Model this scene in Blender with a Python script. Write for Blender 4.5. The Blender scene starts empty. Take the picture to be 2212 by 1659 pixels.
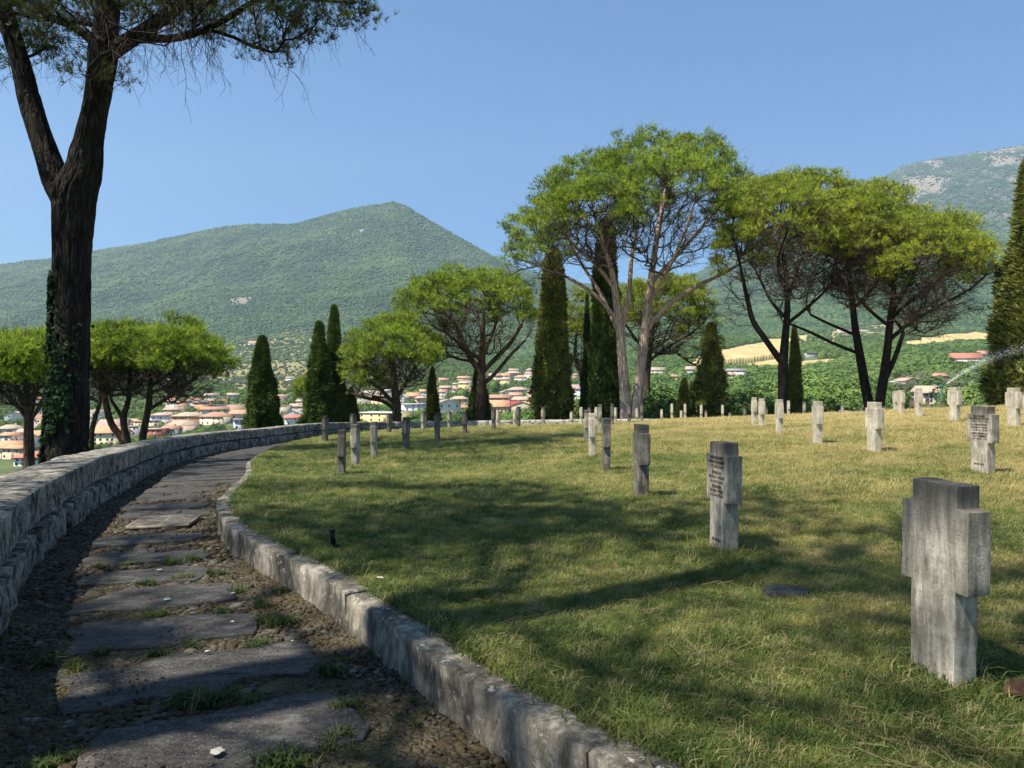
import bpy, math, random
import numpy as np
from mathutils import Vector, Matrix

random.seed(7); rng = np.random.default_rng(7)
S = bpy.context.scene
COL = S.collection
R = math.radians

# ---------------------------------------------------------------- camera, sky, sun, exposure
F = 1534.0; CX = 1106.0; CY = 830.0; EYE = 1.4      # focal length and centre in units of the measured picture
cam = bpy.data.objects.new('camera', bpy.data.cameras.new('camera')); COL.objects.link(cam)
cam.data.sensor_width = 36; cam.data.lens = 24.97
cam.data.clip_start = 0.05; cam.data.clip_end = 30000
cam.location = (0, 0, EYE); cam.rotation_euler = (R(90), 0, 0)
S.camera = cam
SUN = Vector((-.52, -.33, 1.0)).normalized()      # direction towards the sun
el = math.asin(SUN.z); az = math.atan2(SUN.x, SUN.y)
W = bpy.data.worlds.new('World'); S.world = W; W.use_nodes = True
wn = W.node_tree; bg = wn.nodes['Background']
sky = wn.nodes.new('ShaderNodeTexSky'); sky.sky_type = 'NISHITA'; sky.sun_disc = False
sky.sun_elevation = el; sky.sun_rotation = az
sky.air_density = 1.0; sky.dust_density = 0.15; sky.ozone_density = 6.0; sky.altitude = 150
hs = wn.nodes.new('ShaderNodeHueSaturation'); hs.inputs['Saturation'].default_value = 1.22; wn.links.new(sky.outputs[0], hs.inputs['Color']); wn.links.new(hs.outputs[0], bg.inputs[0]); bg.inputs[1].default_value = 0.082
sl = bpy.data.lights.new('sun', 'SUN'); sl.energy = 5.0; sl.angle = R(0.55); sl.color = (1, .93, .80)
sun = bpy.data.objects.new('sun', sl); COL.objects.link(sun)
sun.rotation_euler = SUN.to_track_quat('Z', 'Y').to_euler()
S.view_settings.view_transform = 'Standard'; S.view_settings.look = 'None'
S.view_settings.exposure = 1.05; S.view_settings.gamma = 1; S.view_settings.use_curve_mapping = False
S.render.engine = 'CYCLES'

def wp(x, y, d):
    "measured picture point at depth d -> world point"
    return Vector(((x-CX)/F*d, d, EYE-(y-CY)/F*d))

# ---------------------------------------------------------------- naming helpers
def tag(o, label=None, cat=None, group=None, kind=None):
    if label: o['label'] = label
    if cat: o['category'] = cat
    if group: o['group'] = group
    if kind: o['kind'] = kind
    return o
def link(name, data, mat=None, parent=None, loc=None, rotz=0):
    o = bpy.data.objects.new(name, data); COL.objects.link(o)
    if mat and data and hasattr(data, 'materials') and len(data.materials) == 0: data.materials.append(mat)
    if loc is not None: o.location = loc
    o.rotation_euler = (0, 0, rotz)
    if parent: o.parent = parent
    return o
def empty(name, loc, rotz=0): return link(name, None, loc=loc, rotz=rotz)
def mesh(name, v, faces, smooth=False):
    me = bpy.data.meshes.new(name)
    v = np.asarray(v, dtype=np.float32).reshape(-1, 3)
    me.vertices.add(len(v)); me.vertices.foreach_set('co', v.ravel())
    if isinstance(faces, np.ndarray):
        k = faces.shape[1]; n = len(faces)
        me.loops.add(n*k); me.polygons.add(n)
        me.loops.foreach_set('vertex_index', faces.astype(np.int32).ravel())
        me.polygons.foreach_set('loop_start', np.arange(0, n*k, k, dtype=np.int32))
        me.polygons.foreach_set('loop_total', np.full(n, k, dtype=np.int32))
    else:
        tot = np.array([len(f) for f in faces], dtype=np.int32)
        idx = np.array([i for f in faces for i in f], dtype=np.int32)
        me.loops.add(len(idx)); me.polygons.add(len(tot))
        me.loops.foreach_set('vertex_index', idx)
        me.polygons.foreach_set('loop_start', np.concatenate([[0], np.cumsum(tot)[:-1]]).astype(np.int32))
        me.polygons.foreach_set('loop_total', tot)
    me.update(calc_edges=True)
    if smooth: me.polygons.foreach_set('use_smooth', np.ones(len(me.polygons), dtype=bool))
    me.validate()
    return me
def vattr(me, name, vals):
    a = me.attributes.new(name, 'FLOAT', 'POINT'); a.data.foreach_set('value', np.asarray(vals, dtype=np.float32))
def vcol(me, name, cols):
    a = me.attributes.new(name, 'FLOAT_COLOR', 'POINT')
    c = np.ones((len(cols), 4), dtype=np.float32); c[:, :3] = cols; a.data.foreach_set('color', c.ravel())

class MB:
    "collects plain shapes into one mesh"
    def __init__(s): s.v = []; s.f = []
    def add(s, v, f):
        n = len(s.v); s.v += [tuple(p) for p in v]; s.f += [tuple(i+n for i in q) for q in f]
    def box(s, c, d, rot=0, m=None):
        x, y, z = d[0]/2, d[1]/2, d[2]/2; cr, sr = math.cos(rot), math.sin(rot)
        v = []
        for k in range(8):
            a = x if k & 1 else -x; b = y if k & 2 else -y; e = z if k & 4 else -z
            p = Vector((c[0]+a*cr-b*sr, c[1]+a*sr+b*cr, c[2]+e)); v.append(m @ p if m else p)
        s.add(v, [(0,2,3,1),(4,5,7,6),(0,1,5,4),(2,6,7,3),(0,4,6,2),(1,3,7,5)])
    def tube(s, pts, rad, n=6, caps=True):
        v, f = tube_np(np.array([tuple(p) for p in pts]), np.array(rad), n)
        if caps: f = [tuple(q) for q in f]+[tuple(range(n))[::-1], tuple(range(len(v)-n, len(v)))]
        s.add(v, f)
    def mesh(s, name, smooth=False): return mesh(name, s.v, s.f, smooth)

def tube_np(P, rad, n=5):
    "tube along P with radius rad, returns verts, quads"
    P = np.asarray(P, float); m = len(P)
    T = np.gradient(P, axis=0); T /= np.linalg.norm(T, axis=1)[:, None]+1e-9
    ref = np.array([0., 1, 0]) if abs(T[0, 1]) < .8 else np.array([1., 0, 0])
    U = np.cross(T, ref); U /= np.linalg.norm(U, axis=1)[:, None]+1e-9
    V = np.cross(T, U)
    a = np.arange(n)*2*np.pi/n
    ring = np.cos(a)[None, :, None]*U[:, None, :]+np.sin(a)[None, :, None]*V[:, None, :]
    vv = P[:, None, :]+ring*np.asarray(rad)[:, None, None]
    i = np.arange(m-1)[:, None]*n; j = np.arange(n)[None, :]; j2 = (j+1) % n
    q = np.stack([i+j, i+j2, i+n+j2, i+n+j], -1).reshape(-1, 4)
    return vv.reshape(-1, 3), q

# ---------------------------------------------------------------- numpy noise
_perm = np.random.default_rng(3).random(4096).astype(np.float32)
def _h(ix, iy, iz): return _perm[((ix*73856093) ^ (iy*19349663) ^ (iz*83492791)) & 4095]
def vnoise(p):
    p = np.asarray(p, float); i = np.floor(p).astype(np.int64); f = p-i; f = f*f*(3-2*f)
    r = 0
    for dx in (0, 1):
        for dy in (0, 1):
            for dz in (0, 1):
                w = (f[..., 0] if dx else 1-f[..., 0])*(f[..., 1] if dy else 1-f[..., 1])*(f[..., 2] if dz else 1-f[..., 2])
                r = r+w*_h(i[..., 0]+dx, i[..., 1]+dy, i[..., 2]+dz)
    return r*2-1
def fbm(p, o=4, g=.5):
    a = 1; r = 0; p = np.asarray(p, float)
    for _ in range(o): r = r+a*vnoise(p); p = p*2.03+17.1; a *= g
    return r
def xyz(x, y, z=0):
    x, y = np.broadcast_arrays(np.asarray(x, float), np.asarray(y, float)); return np.stack([x, y, np.zeros_like(x)+z], -1)

# ---------------------------------------------------------------- materials
class NT:
    def __init__(s, name, rough=.85):
        s.m = bpy.data.materials.new(name); s.m.use_nodes = True; s.t = s.m.node_tree; s.n = s.t.nodes
        s.b = s.n['Principled BSDF']; s.b.inputs['Roughness'].default_value = rough
        s.b.inputs['Specular IOR Level'].default_value = .25
        s.out = s.n['Material Output']
        g = s.n.new('ShaderNodeNewGeometry'); s.pos = g.outputs['Position']; s.geo = g
        s.obj = s.n.new('ShaderNodeTexCoord').outputs['Object']
    def lk(s, a, b): s.t.links.new(a, b)
    def sc(s, v, k):
        n = s.n.new('ShaderNodeMapping'); n.inputs['Scale'].default_value = k; s.lk(v, n.inputs[0]); return n.outputs[0]
    def noise(s, v, scale, det=4, rough=.55, dist=0):
        n = s.n.new('ShaderNodeTexNoise'); n.inputs['Scale'].default_value = scale; n.inputs['Detail'].default_value = det
        n.inputs['Roughness'].default_value = rough; n.inputs['Distortion'].default_value = dist; s.lk(v, n.inputs['Vector']); return n.outputs[0]
    def vor(s, v, scale, feat='F1', out='Distance'):
        n = s.n.new('ShaderNodeTexVoronoi'); n.feature = feat; n.inputs['Scale'].default_value = scale; s.lk(v, n.inputs['Vector']); return n.outputs[out]
    def ramp(s, fac, stops):
        n = s.n.new('ShaderNodeValToRGB'); e = n.color_ramp.elements
        while len(e) < len(stops): e.new(.5)
        for q, (p, c) in zip(e, stops):
            q.position = p; q.color = (c, c, c, 1) if isinstance(c, (int, float)) else (*c, 1)
        s.lk(fac, n.inputs[0]); return n.outputs[0]
    def mix(s, fac, a, b, mode='MIX'):
        n = s.n.new('ShaderNodeMix'); n.data_type = 'RGBA'; n.blend_type = mode
        for i, v in ((0, fac), (6, a), (7, b)):
            if hasattr(v, 'links'): s.lk(v, n.inputs[i])
            elif i == 0: n.inputs[0].default_value = v
            else: n.inputs[i].default_value = (v, v, v, 1) if isinstance(v, (int, float)) else (*v, 1)
        return n.outputs[2]
    def math(s, op, a, b=0., c=None):
        n = s.n.new('ShaderNodeMath'); n.operation = op
        for k, v in enumerate((a, b, c)):
            if v is None: continue
            if hasattr(v, 'links'): s.lk(v, n.inputs[k])
            else: n.inputs[k].default_value = v
        return n.outputs[0]
    def bump(s, h, strength=.5, dist=.02):
        n = s.n.new('ShaderNodeBump'); n.inputs['Strength'].default_value = strength; n.inputs['Distance'].default_value = dist
        s.lk(h, n.inputs['Height']); s.lk(n.outputs[0], s.b.inputs['Normal']); return n
    def col(s, c):
        if hasattr(c, 'links'): s.lk(c, s.b.inputs['Base Color'])
        else: s.b.inputs['Base Color'].default_value = (*c, 1)
        return s
    def rnd(s): return s.n.new('ShaderNodeObjectInfo').outputs['Random']
    def attr(s, name, out='Color'):
        n = s.n.new('ShaderNodeAttribute'); n.attribute_name = name; return n.outputs[out]
    def sep(s, v):
        n = s.n.new('ShaderNodeSeparateXYZ'); s.lk(v, n.inputs[0]); return n.outputs
    def leafy(s, c, trans=.35):
        "leaf shader: diffuse + light coming through the leaf"
        tr = s.n.new('ShaderNodeBsdfTranslucent'); mx = s.n.new('ShaderNodeMixShader'); mx.inputs[0].default_value = trans
        s.col(c); s.lk(c, tr.inputs[0]) if hasattr(c, 'links') else None
        s.lk(s.b.outputs[0], mx.inputs[1]); s.lk(tr.outputs[0], mx.inputs[2]); s.lk(mx.outputs[0], s.out.inputs[0]); return s

M = {}
def plain(name, c, rough=.85, var=.12, scale=6):
    t = NT(name, rough); n = t.noise(t.obj, scale, 5)
    lo = tuple(x*(1-var*2) for x in c); hi = tuple(min(1, x*(1+var)) for x in c)
    t.col(t.ramp(n, [(.3, lo), (.7, hi)])); M[name] = t.m; return t.m

# pine needles
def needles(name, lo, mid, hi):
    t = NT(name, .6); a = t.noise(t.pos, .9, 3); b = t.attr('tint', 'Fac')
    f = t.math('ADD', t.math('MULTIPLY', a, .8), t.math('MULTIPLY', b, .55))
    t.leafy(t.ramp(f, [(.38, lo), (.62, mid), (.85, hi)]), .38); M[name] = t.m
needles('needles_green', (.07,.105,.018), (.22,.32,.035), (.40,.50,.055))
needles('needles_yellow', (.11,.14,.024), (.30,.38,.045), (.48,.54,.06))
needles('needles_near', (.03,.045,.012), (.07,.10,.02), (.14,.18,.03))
t = NT('cypress_green', .65); f = t.math('ADD', t.math('MULTIPLY', t.noise(t.pos, 1.1, 4), .8), t.math('MULTIPLY', t.attr('tint', 'Fac'), .5))
t.leafy(t.ramp(f, [(.35, (.022,.042,.012)), (.6, (.07,.12,.026)), (.88, (.17,.23,.05))]), .2); M['cypress'] = t.m
t = NT('cypress_olive', .65); f = t.math('ADD', t.math('MULTIPLY', t.noise(t.pos, 1.1, 4), .8), t.math('MULTIPLY', t.attr('tint', 'Fac'), .5))
t.leafy(t.ramp(f, [(.35, (.04,.055,.016)), (.6, (.14,.17,.04)), (.88, (.29,.31,.075))]), .2); M['cypress_olive'] = t.m
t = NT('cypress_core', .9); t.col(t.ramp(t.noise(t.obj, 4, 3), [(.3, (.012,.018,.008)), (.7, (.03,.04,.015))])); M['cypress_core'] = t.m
def bark(name, lo, mid, hi, k=5., rel=.03):
    t = NT(name, .95); v = t.sc(t.obj, (k*1.6, k*1.6, k*.2)); vo = t.vor(t.sc(t.obj, (k*2.2, k*2.2, k*.3)), 1, 'DISTANCE_TO_EDGE')
    n = t.noise(v, 2.2, 6, .65, .6); c = t.ramp(n, [(.3, lo), (.5, mid), (.72, hi)])
    e = t.ramp(vo, [(0., .25), (.10, 1.)]); t.col(t.mix(e, lo, c))
    t.bump(t.math('ADD', e, t.math('MULTIPLY', n, .6)), .9, rel); M[name] = t.m
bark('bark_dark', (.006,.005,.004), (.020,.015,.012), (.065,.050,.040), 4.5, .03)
bark('bark_grey', (.14,.10,.075), (.46,.35,.28), (.66,.54,.46), 3.2, .04)
bark('bark_brown', (.025,.016,.011), (.09,.058,.040), (.19,.13,.095), 4.0, .03)
t = NT('twig_brown', .9); t.col(t.ramp(t.noise(t.pos, 1.5, 2), [(.35, (.035,.024,.018)), (.7, (.12,.092,.072))])); M['twig'] = t.m
# gravestone concrete
def stone(name, dark, mid, light, moss=.5):
    t = NT(name, .9); st = t.noise(t.sc(t.pos, (26, 26, 3.5)), 1, 6, .7); big = t.noise(t.pos, 7, 8, .75)
    f = t.math('ADD', t.math('MULTIPLY', st, .55), t.math('MULTIPLY', big, .5))
    c = t.ramp(f, [(.36, dark), (.5, mid), (.62, light)])
    z = t.sep(t.obj)[2]; top = t.math('MULTIPLY', t.ramp(t.math('ADD', z, t.math('MULTIPLY', big, .25)), [(.78, 0.), (1.0, 1.)]), moss)
    c = t.mix(top, c, (.035,.036,.034)); sp = t.ramp(t.vor(t.pos, 55, 'F1'), [(.12, 1.), (.2, 0.)])
    spm = t.math('MULTIPLY', sp, t.ramp(t.noise(t.pos, 5, 2), [(.5, 0.), (.62, .8)])); c = t.mix(spm, c, (.03,.03,.03))
    t.col(c); t.bump(t.math('ADD', t.noise(t.pos, 60, 5, .7), t.math('MULTIPLY', st, .5)), .5, .008); M[name] = t.m
stone('concrete_pale_sunlit', (.22,.19,.14), (.45,.40,.31), (.62,.56,.45), .3)
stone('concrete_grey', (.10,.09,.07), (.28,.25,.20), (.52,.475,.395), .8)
stone('concrete_dark_shaded', (.035,.032,.027), (.115,.103,.085), (.25,.225,.185), .9)
# wall and kerb stone
def rock(name, dark, mid, light, sc=1.):
    t = NT(name, .95); n = t.noise(t.pos, 3.5*sc, 8, .68); m2 = t.noise(t.pos, 17*sc, 6, .7); f = t.math('ADD', t.math('MULTIPLY', n, .6), t.math('MULTIPLY', m2, .45))
    c = t.ramp(f, [(.44, dark), (.51, mid), (.60, light)])
    up = t.sep(t.geo.outputs['Normal'])[2]; li = t.ramp(t.noise(t.pos, 9*sc, 6, .7), [(.5, 0.), (.6, .75)])
    c = t.mix(t.math('MULTIPLY', li, .9), c, (.42,.40,.36)); bl = t.ramp(t.noise(t.pos, 6.3*sc, 7, .75), [(.53, 0.), (.60, .85)])
    c = t.mix(bl, c, (.02,.02,.019)); t.col(c)
    t.bump(t.math('ADD', t.noise(t.pos, 28*sc, 8, .75), n), .8, .03); M[name] = t.m
rock('wall_stone', (.022,.020,.017), (.13,.118,.095), (.36,.33,.27))
rock('cap_stone', (.03,.028,.024), (.17,.155,.125), (.42,.385,.32), 1.2)
rock('kerb_top', (.05,.052,.052), (.17,.165,.155), (.36,.35,.325), 1.3)
rock('wall_sunlit', (.10,.095,.08), (.34,.325,.28), (.52,.50,.44), .8)  # paler copy of the wall stone, sunlight on the far face put into colour
t = NT('kerb_stone', .92); st = t.noise(t.sc(t.pos, (13, 13, 5)), 1, 8, .75); bg_ = t.noise(t.pos, 2.5, 5)
f = t.math('ADD', t.math('MULTIPLY', st, .6), t.math('MULTIPLY', bg_, .45)); c = t.ramp(f, [(.40, (.03,.028,.024)), (.52, (.14,.126,.10)), (.64, (.36,.325,.265))])
bl = t.ramp(t.noise(t.pos, 7, 7, .75), [(.5, 0.), (.6, .8)]); up = t.ramp(t.sep(t.geo.outputs['Normal'])[2], [(.4, 0.), (.75, 1.)])
c = t.mix(t.math('MULTIPLY', up, bl), c, (.03,.031,.032)); wl = t.ramp(t.noise(t.pos, 14, 5, .7), [(.58, 0.), (.64, .7)]); c = t.mix(wl, c, (.48,.47,.43))
t.col(c); t.bump(t.noise(t.pos, 40, 8, .75), .6, .015); M['kerb'] = t.m
t = NT('flagstone_slate', .8); n = t.noise(t.sc(t.pos, (3, 9, 9)), 1.4, 7, .7); sp = t.noise(t.pos, 90, 3, .7)
c = t.ramp(n, [(.32, (.014,.013,.013)), (.5, (.034,.032,.031)), (.68, (.10,.092,.082))]); c = t.mix(t.ramp(sp, [(.60, 0.), (.66, .85)]), c, (.28,.265,.23)); c = t.mix(t.ramp(t.noise(t.pos, 35, 6, .8), [(.5, 0.), (.64, .6)]), c, (.13,.12,.10))
c = t.mix(t.ramp(t.noise(t.pos, 3.3, 5, .7), [(.6, 0.), (.72, .55)]), c, (.17,.165,.155)); t.col(c); t.bump(t.noise(t.pos, 22, 7, .7), .35, .012); M['flag'] = t.m
t = NT('path_earth', .95); n = t.noise(t.pos, 4.5, 7, .7); c = t.ramp(n, [(.35, (.022,.016,.009)), (.5, (.075,.055,.028)), (.64, (.16,.13,.07))])
c = t.mix(t.ramp(t.noise(t.pos, 1.7, 4), [(.48, 0.), (.62, .7)]), c, (.06,.062,.016)); v = t.vor(t.pos, 22, 'DISTANCE_TO_EDGE')
t.col(t.mix(t.ramp(v, [(.0, 0.), (.25, .45)]), c, (.12,.105,.085))); t.bump(t.math('ADD', t.ramp(v, [(0., 0.), (.3, 1.)]), t.noise(t.pos, 50, 4)), .8, .03); M['earth'] = t.m
t = NT('pebble_stone', .85); r = t.rnd(); n = t.noise(t.pos, 30, 5, .7); c = t.ramp(r, [(.0, (.035,.031,.025)), (.4, (.07,.062,.050)), (.75, (.13,.118,.095)), (.97, (.28,.26,.22))])
ms = t.ramp(t.noise(t.pos, 7, 6, .75), [(.36, .1), (.54, .92)]); t.col(t.mix(ms, t.mix(.4, c, t.ramp(n, [(.3, .03), (.7, .22)]), 'MIX'), (.05,.034,.012))); t.bump(n, .4, .006); M['pebble'] = t.m
# lawn: dry / green patches follow the place
def lawn_col(t, bright=1.):
    p = t.sep(t.pos); n1 = t.noise(t.pos, .55, 4, .6); n2 = t.noise(t.pos, 3.1, 4, .65); n3 = t.noise(t.pos, 19, 2, .6)
    a = t.math('MULTIPLY_ADD', p[0], .034, .10); a2 = t.math('MULTIPLY_ADD', p[1], .010, -.04)
    d = t.math('ADD', t.math('ADD', t.math('MINIMUM', t.math('MAXIMUM', a, -0.02), .42), t.math('MINIMUM', a2, .25)), t.math('MULTIPLY', t.math('SUBTRACT', n1, .5), 1.2))
    d = t.math('ADD', d, t.math('MULTIPLY', t.math('SUBTRACT', n2, .5), .9)); d = t.math('ADD', d, t.math('MULTIPLY', t.math('SUBTRACT', n3, .5), .35))
    k = bright
    return t.ramp(d, [(0.0, (.085*k,.135*k,.030*k)), (.20, (.21*k,.25*k,.062*k)), (.42, (.41*k,.365*k,.135*k)), (.75, (.66*k,.53*k,.25*k))])
t = NT('lawn_ground', .95); c = lawn_col(t, .8); t.col(t.mix(t.ramp(t.noise(t.pos, 60, 4, .7), [(.3, .8), (.6, 0.)]), c, (.03,.028,.012))); t.bump(t.noise(t.pos, 45, 5, .8), 1., .04); M['lawn'] = t.m
t = NT('grass_blade', .7); c = lawn_col(t, 1.0); r = t.rnd(); c = t.mix(t.ramp(r, [(0., .0), (.72, .0), (.86, .65)]), c, (.52,.44,.22)); c = t.mix(t.ramp(r, [(0., .45), (.3, 0.)]), c, (.06,.10,.018)); t.leafy(c, .42); M['grass'] = t.m
t = NT('weed_leaf', .6); t.leafy(t.ramp(t.rnd(), [(0., (.03,.055,.015)), (.8, (.085,.12,.03)), (1., (.22,.19,.08))]), .3); M['weed'] = t.m
t = NT('straw', .8); t.leafy(t.ramp(t.rnd(), [(0., (.09,.06,.03)), (1., (.36,.28,.15))]), .2); M['straw'] = t.m
t = NT('ivy_leaf', .8); t.leafy(t.ramp(t.noise(t.pos, 6, 3), [(.3, (.012,.030,.010)), (.6, (.028,.060,.018)), (.8, (.06,.10,.03))]), .2); M['ivy'] = t.m
# far land
t = NT('terrain_ground', 1.); n = t.noise(t.pos, .03, 6, .7); c = t.attr('ground'); c = t.mix(1., c, t.ramp(n, [(.3, .65), (.7, 1.25)]), 'MULTIPLY')
c = t.mix(1., c, t.ramp(t.noise(t.pos, .4, 5, .7), [(.3, .75), (.7, 1.2)]), 'MULTIPLY'); t.col(c); t.bump(t.noise(t.pos, .12, 6, .75), .6, 2.); M['terrain'] = t.m
def forest(name, lo, mid, hi):
    t = NT(name, .9); n = t.noise(t.pos, .0045, 8, .68); f = t.math('ADD', t.math('MULTIPLY', t.rnd(), .28), t.math('MULTIPLY', n, .85))
    c = t.ramp(f, [(.25, lo), (.55, mid), (.85, hi)]); c = t.mix(1., c, t.ramp(t.noise(t.pos, .25, 3), [(.3, .75), (.7, 1.2)]), 'MULTIPLY'); t.leafy(c, .12); M[name] = t.m
forest('forest_far', (.014,.036,.016), (.055,.105,.036), (.15,.21,.065))
forest('forest_mid', (.035,.075,.022), (.10,.17,.04), (.21,.28,.07))
forest('olive_mid', (.07,.095,.045), (.13,.16,.075), (.22,.23,.12))
# small things
t = NT('letter_faint', .9); t.col((.16,.14,.115)); M['letter_faint'] = t.m
plain('black_metal', (.012,.012,.013), .45); plain('green_metal', (.03,.13,.075), .5); plain('steel_grey', (.20,.20,.20), .5)
t = NT('rusty_iron', .8); t.col(t.ramp(t.noise(t.pos, 14, 5), [(.35, (.16,.14,.12)), (.65, (.34,.30,.25))])); t.b.inputs['Metallic'].default_value = .4; M['iron'] = t.m
t = NT('water_drop', .1); t.leafy((.9,.93,.95), 0.); t.b.inputs['Base Color'].default_value = (.9,.93,.95,1); t.b.inputs['Alpha'].default_value = .55; M['water'] = t.m
t = NT('letter_black', 1.); t.b.inputs['Specular IOR Level'].default_value = 0; t.col((.008,.008,.008)); M['letter'] = t.m
t = NT('letter_dull', .9); t.col((.07,.062,.052)); M['letter_dull'] = t.m
t = NT('window_dark', .25); t.col((.09,.085,.08)); M['window'] = t.m
t = NT('chip_white', .7); t.col(t.ramp(t.noise(t.obj, 20, 3), [(.3, (.34,.33,.28)), (.7, (.55,.53,.46))])); M['chip'] = t.m
t = NT('dead_wood', .9); t.col(t.ramp(t.noise(t.obj, 14, 5), [(.3, (.03,.014,.009)), (.7, (.13,.07,.045))])); M['wood'] = t.m
HAZE = 0.00009
# ================================================================ the lie of the land
# inner face of the boundary wall: X, Y, height of its top
WALL = np.array([(2.6,-6,.46),(1.2,-3.6,.46),(.25,-2,.46),(-.85,0,.46),(-1.95,2,.46),(-3.05,4,.46),(-3.99,5.66,.45),(-4.42,6.49,.42),(-4.93,7.6,.39),(-6.02,10.2,.32),
 (-6.97,12.9,.22),(-8.75,17.8,-.02),(-10.3,24.5,-.28),(-10.5,30.5,-.50),(-9.85,35,-.56),(-9.25,40,-.76),(-8.2,44,-.95),(-6.2,46,-1.03),(-3.2,47,-1.05),(2.8,46,-.92),(8.4,44,-.78),(15,42.5,-.68),(21,41,-.9),(30,41,-1.6)], float)
KERB = np.array([(4.9,-4),(3.3,-1.8),(2.1,0),(.95,1.75),(.39,2.55),(.0,3.05),(-.33,3.5),(-.68,4.07),(-1.0,4.55),(-1.32,5.06),(-1.85,5.75),(-2.45,6.55),(-3.1,7.6),(-3.6,8.7),(-3.95,9.8),(-4.45,11.6),
 (-5.05,13.5),(-5.95,16),(-6.85,19.2),(-7.55,22.3),(-8.1,26),(-8.2,30.5),(-7.5,34.5)], float)
def smooth_line(P, step):
    P = np.asarray(P, float); d = np.r_[0, np.cumsum(np.linalg.norm(np.diff(P[:, :2], axis=0), axis=1))]
    # Catmull-Rom resampling
    s = np.arange(0, d[-1], step); out = []
    Pe = np.vstack([2*P[0]-P[1], P, 2*P[-1]-P[-2]]); k = np.clip(np.searchsorted(d, s, 'right')-1, 0, len(P)-2)
    t = ((s-d[k])/(d[k+1]-d[k]))[:, None]; p0, p1, p2, p3 = Pe[k], Pe[k+1], Pe[k+2], Pe[k+3]
    return .5*((2*p1)+(-p0+p2)*t+(2*p0-5*p1+4*p2-p3)*t*t+(-p0+3*p1-3*p2+p3)*t**3)
WL = smooth_line(WALL, .1); KL = smooth_line(KERB, .08)
def normals(L):
    T = np.gradient(L[:, :2], axis=0); T /= np.linalg.norm(T, axis=1)[:, None]; return np.stack([T[:, 1], -T[:, 0]], 1)   # to the right of travel (towards the lawn)
WN = normals(WL); KN = normals(KL)
def nearest(L, x, y, chunk=4000):
    x = np.atleast_1d(x); y = np.atleast_1d(y); idx = np.empty(len(x), int); dist = np.empty(len(x))
    for a in range(0, len(x), chunk):
        D = (x[a:a+chunk, None]-L[None, :, 0])**2+(y[a:a+chunk, None]-L[None, :, 1])**2
        idx[a:a+chunk] = D.argmin(1); dist[a:a+chunk] = np.sqrt(D.min(1))
    return idx, dist
def signed(L, N, x, y):
    i, d = nearest(L, x, y); s = (np.atleast_1d(x)-L[i, 0])*N[i, 0]+(np.atleast_1d(y)-L[i, 1])*N[i, 1]; return np.sign(s)*d, i
def path_z(x, y): i, _ = nearest(WL, x, y); return WL[i, 2]-.68

# gravestones: picture x, top, bottom (None: foot hidden behind the rise), depth if foot hidden
H = .91
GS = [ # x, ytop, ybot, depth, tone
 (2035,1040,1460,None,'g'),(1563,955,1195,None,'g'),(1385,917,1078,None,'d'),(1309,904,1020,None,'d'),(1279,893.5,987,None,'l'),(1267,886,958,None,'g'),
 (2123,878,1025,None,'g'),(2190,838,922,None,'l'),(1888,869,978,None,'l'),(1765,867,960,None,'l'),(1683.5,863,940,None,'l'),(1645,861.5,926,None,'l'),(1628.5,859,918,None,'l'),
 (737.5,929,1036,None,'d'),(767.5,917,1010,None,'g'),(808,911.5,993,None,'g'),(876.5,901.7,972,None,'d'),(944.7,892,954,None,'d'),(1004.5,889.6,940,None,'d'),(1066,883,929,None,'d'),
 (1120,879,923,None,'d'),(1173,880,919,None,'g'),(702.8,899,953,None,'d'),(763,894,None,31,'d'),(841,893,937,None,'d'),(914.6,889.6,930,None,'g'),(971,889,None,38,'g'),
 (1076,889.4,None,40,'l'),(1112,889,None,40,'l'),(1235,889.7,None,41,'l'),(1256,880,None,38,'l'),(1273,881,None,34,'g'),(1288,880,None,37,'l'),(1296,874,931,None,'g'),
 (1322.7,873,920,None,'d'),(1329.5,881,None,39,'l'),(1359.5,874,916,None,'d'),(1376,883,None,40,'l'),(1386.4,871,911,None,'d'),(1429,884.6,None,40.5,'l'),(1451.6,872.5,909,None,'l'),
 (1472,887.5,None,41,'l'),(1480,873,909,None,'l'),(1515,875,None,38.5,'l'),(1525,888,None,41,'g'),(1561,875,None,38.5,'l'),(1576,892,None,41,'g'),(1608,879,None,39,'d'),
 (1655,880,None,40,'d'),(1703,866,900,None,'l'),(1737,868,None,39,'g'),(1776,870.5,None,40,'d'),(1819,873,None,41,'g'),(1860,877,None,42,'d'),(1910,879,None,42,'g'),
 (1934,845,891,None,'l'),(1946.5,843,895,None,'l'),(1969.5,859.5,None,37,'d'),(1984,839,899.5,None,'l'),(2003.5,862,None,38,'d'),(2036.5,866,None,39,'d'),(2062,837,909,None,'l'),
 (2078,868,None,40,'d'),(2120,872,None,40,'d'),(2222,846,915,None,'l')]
GP = []
for x, yt, yb, dd, tone in GS:
    d = F*H/(yb-yt) if yb else dd
    p = wp(x, yt, d); GP.append((p.x, p.y, p.z-H))
GP = np.array(GP)
fit = [tuple(p) for p in GP]
ki, kj = KL, KN
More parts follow.
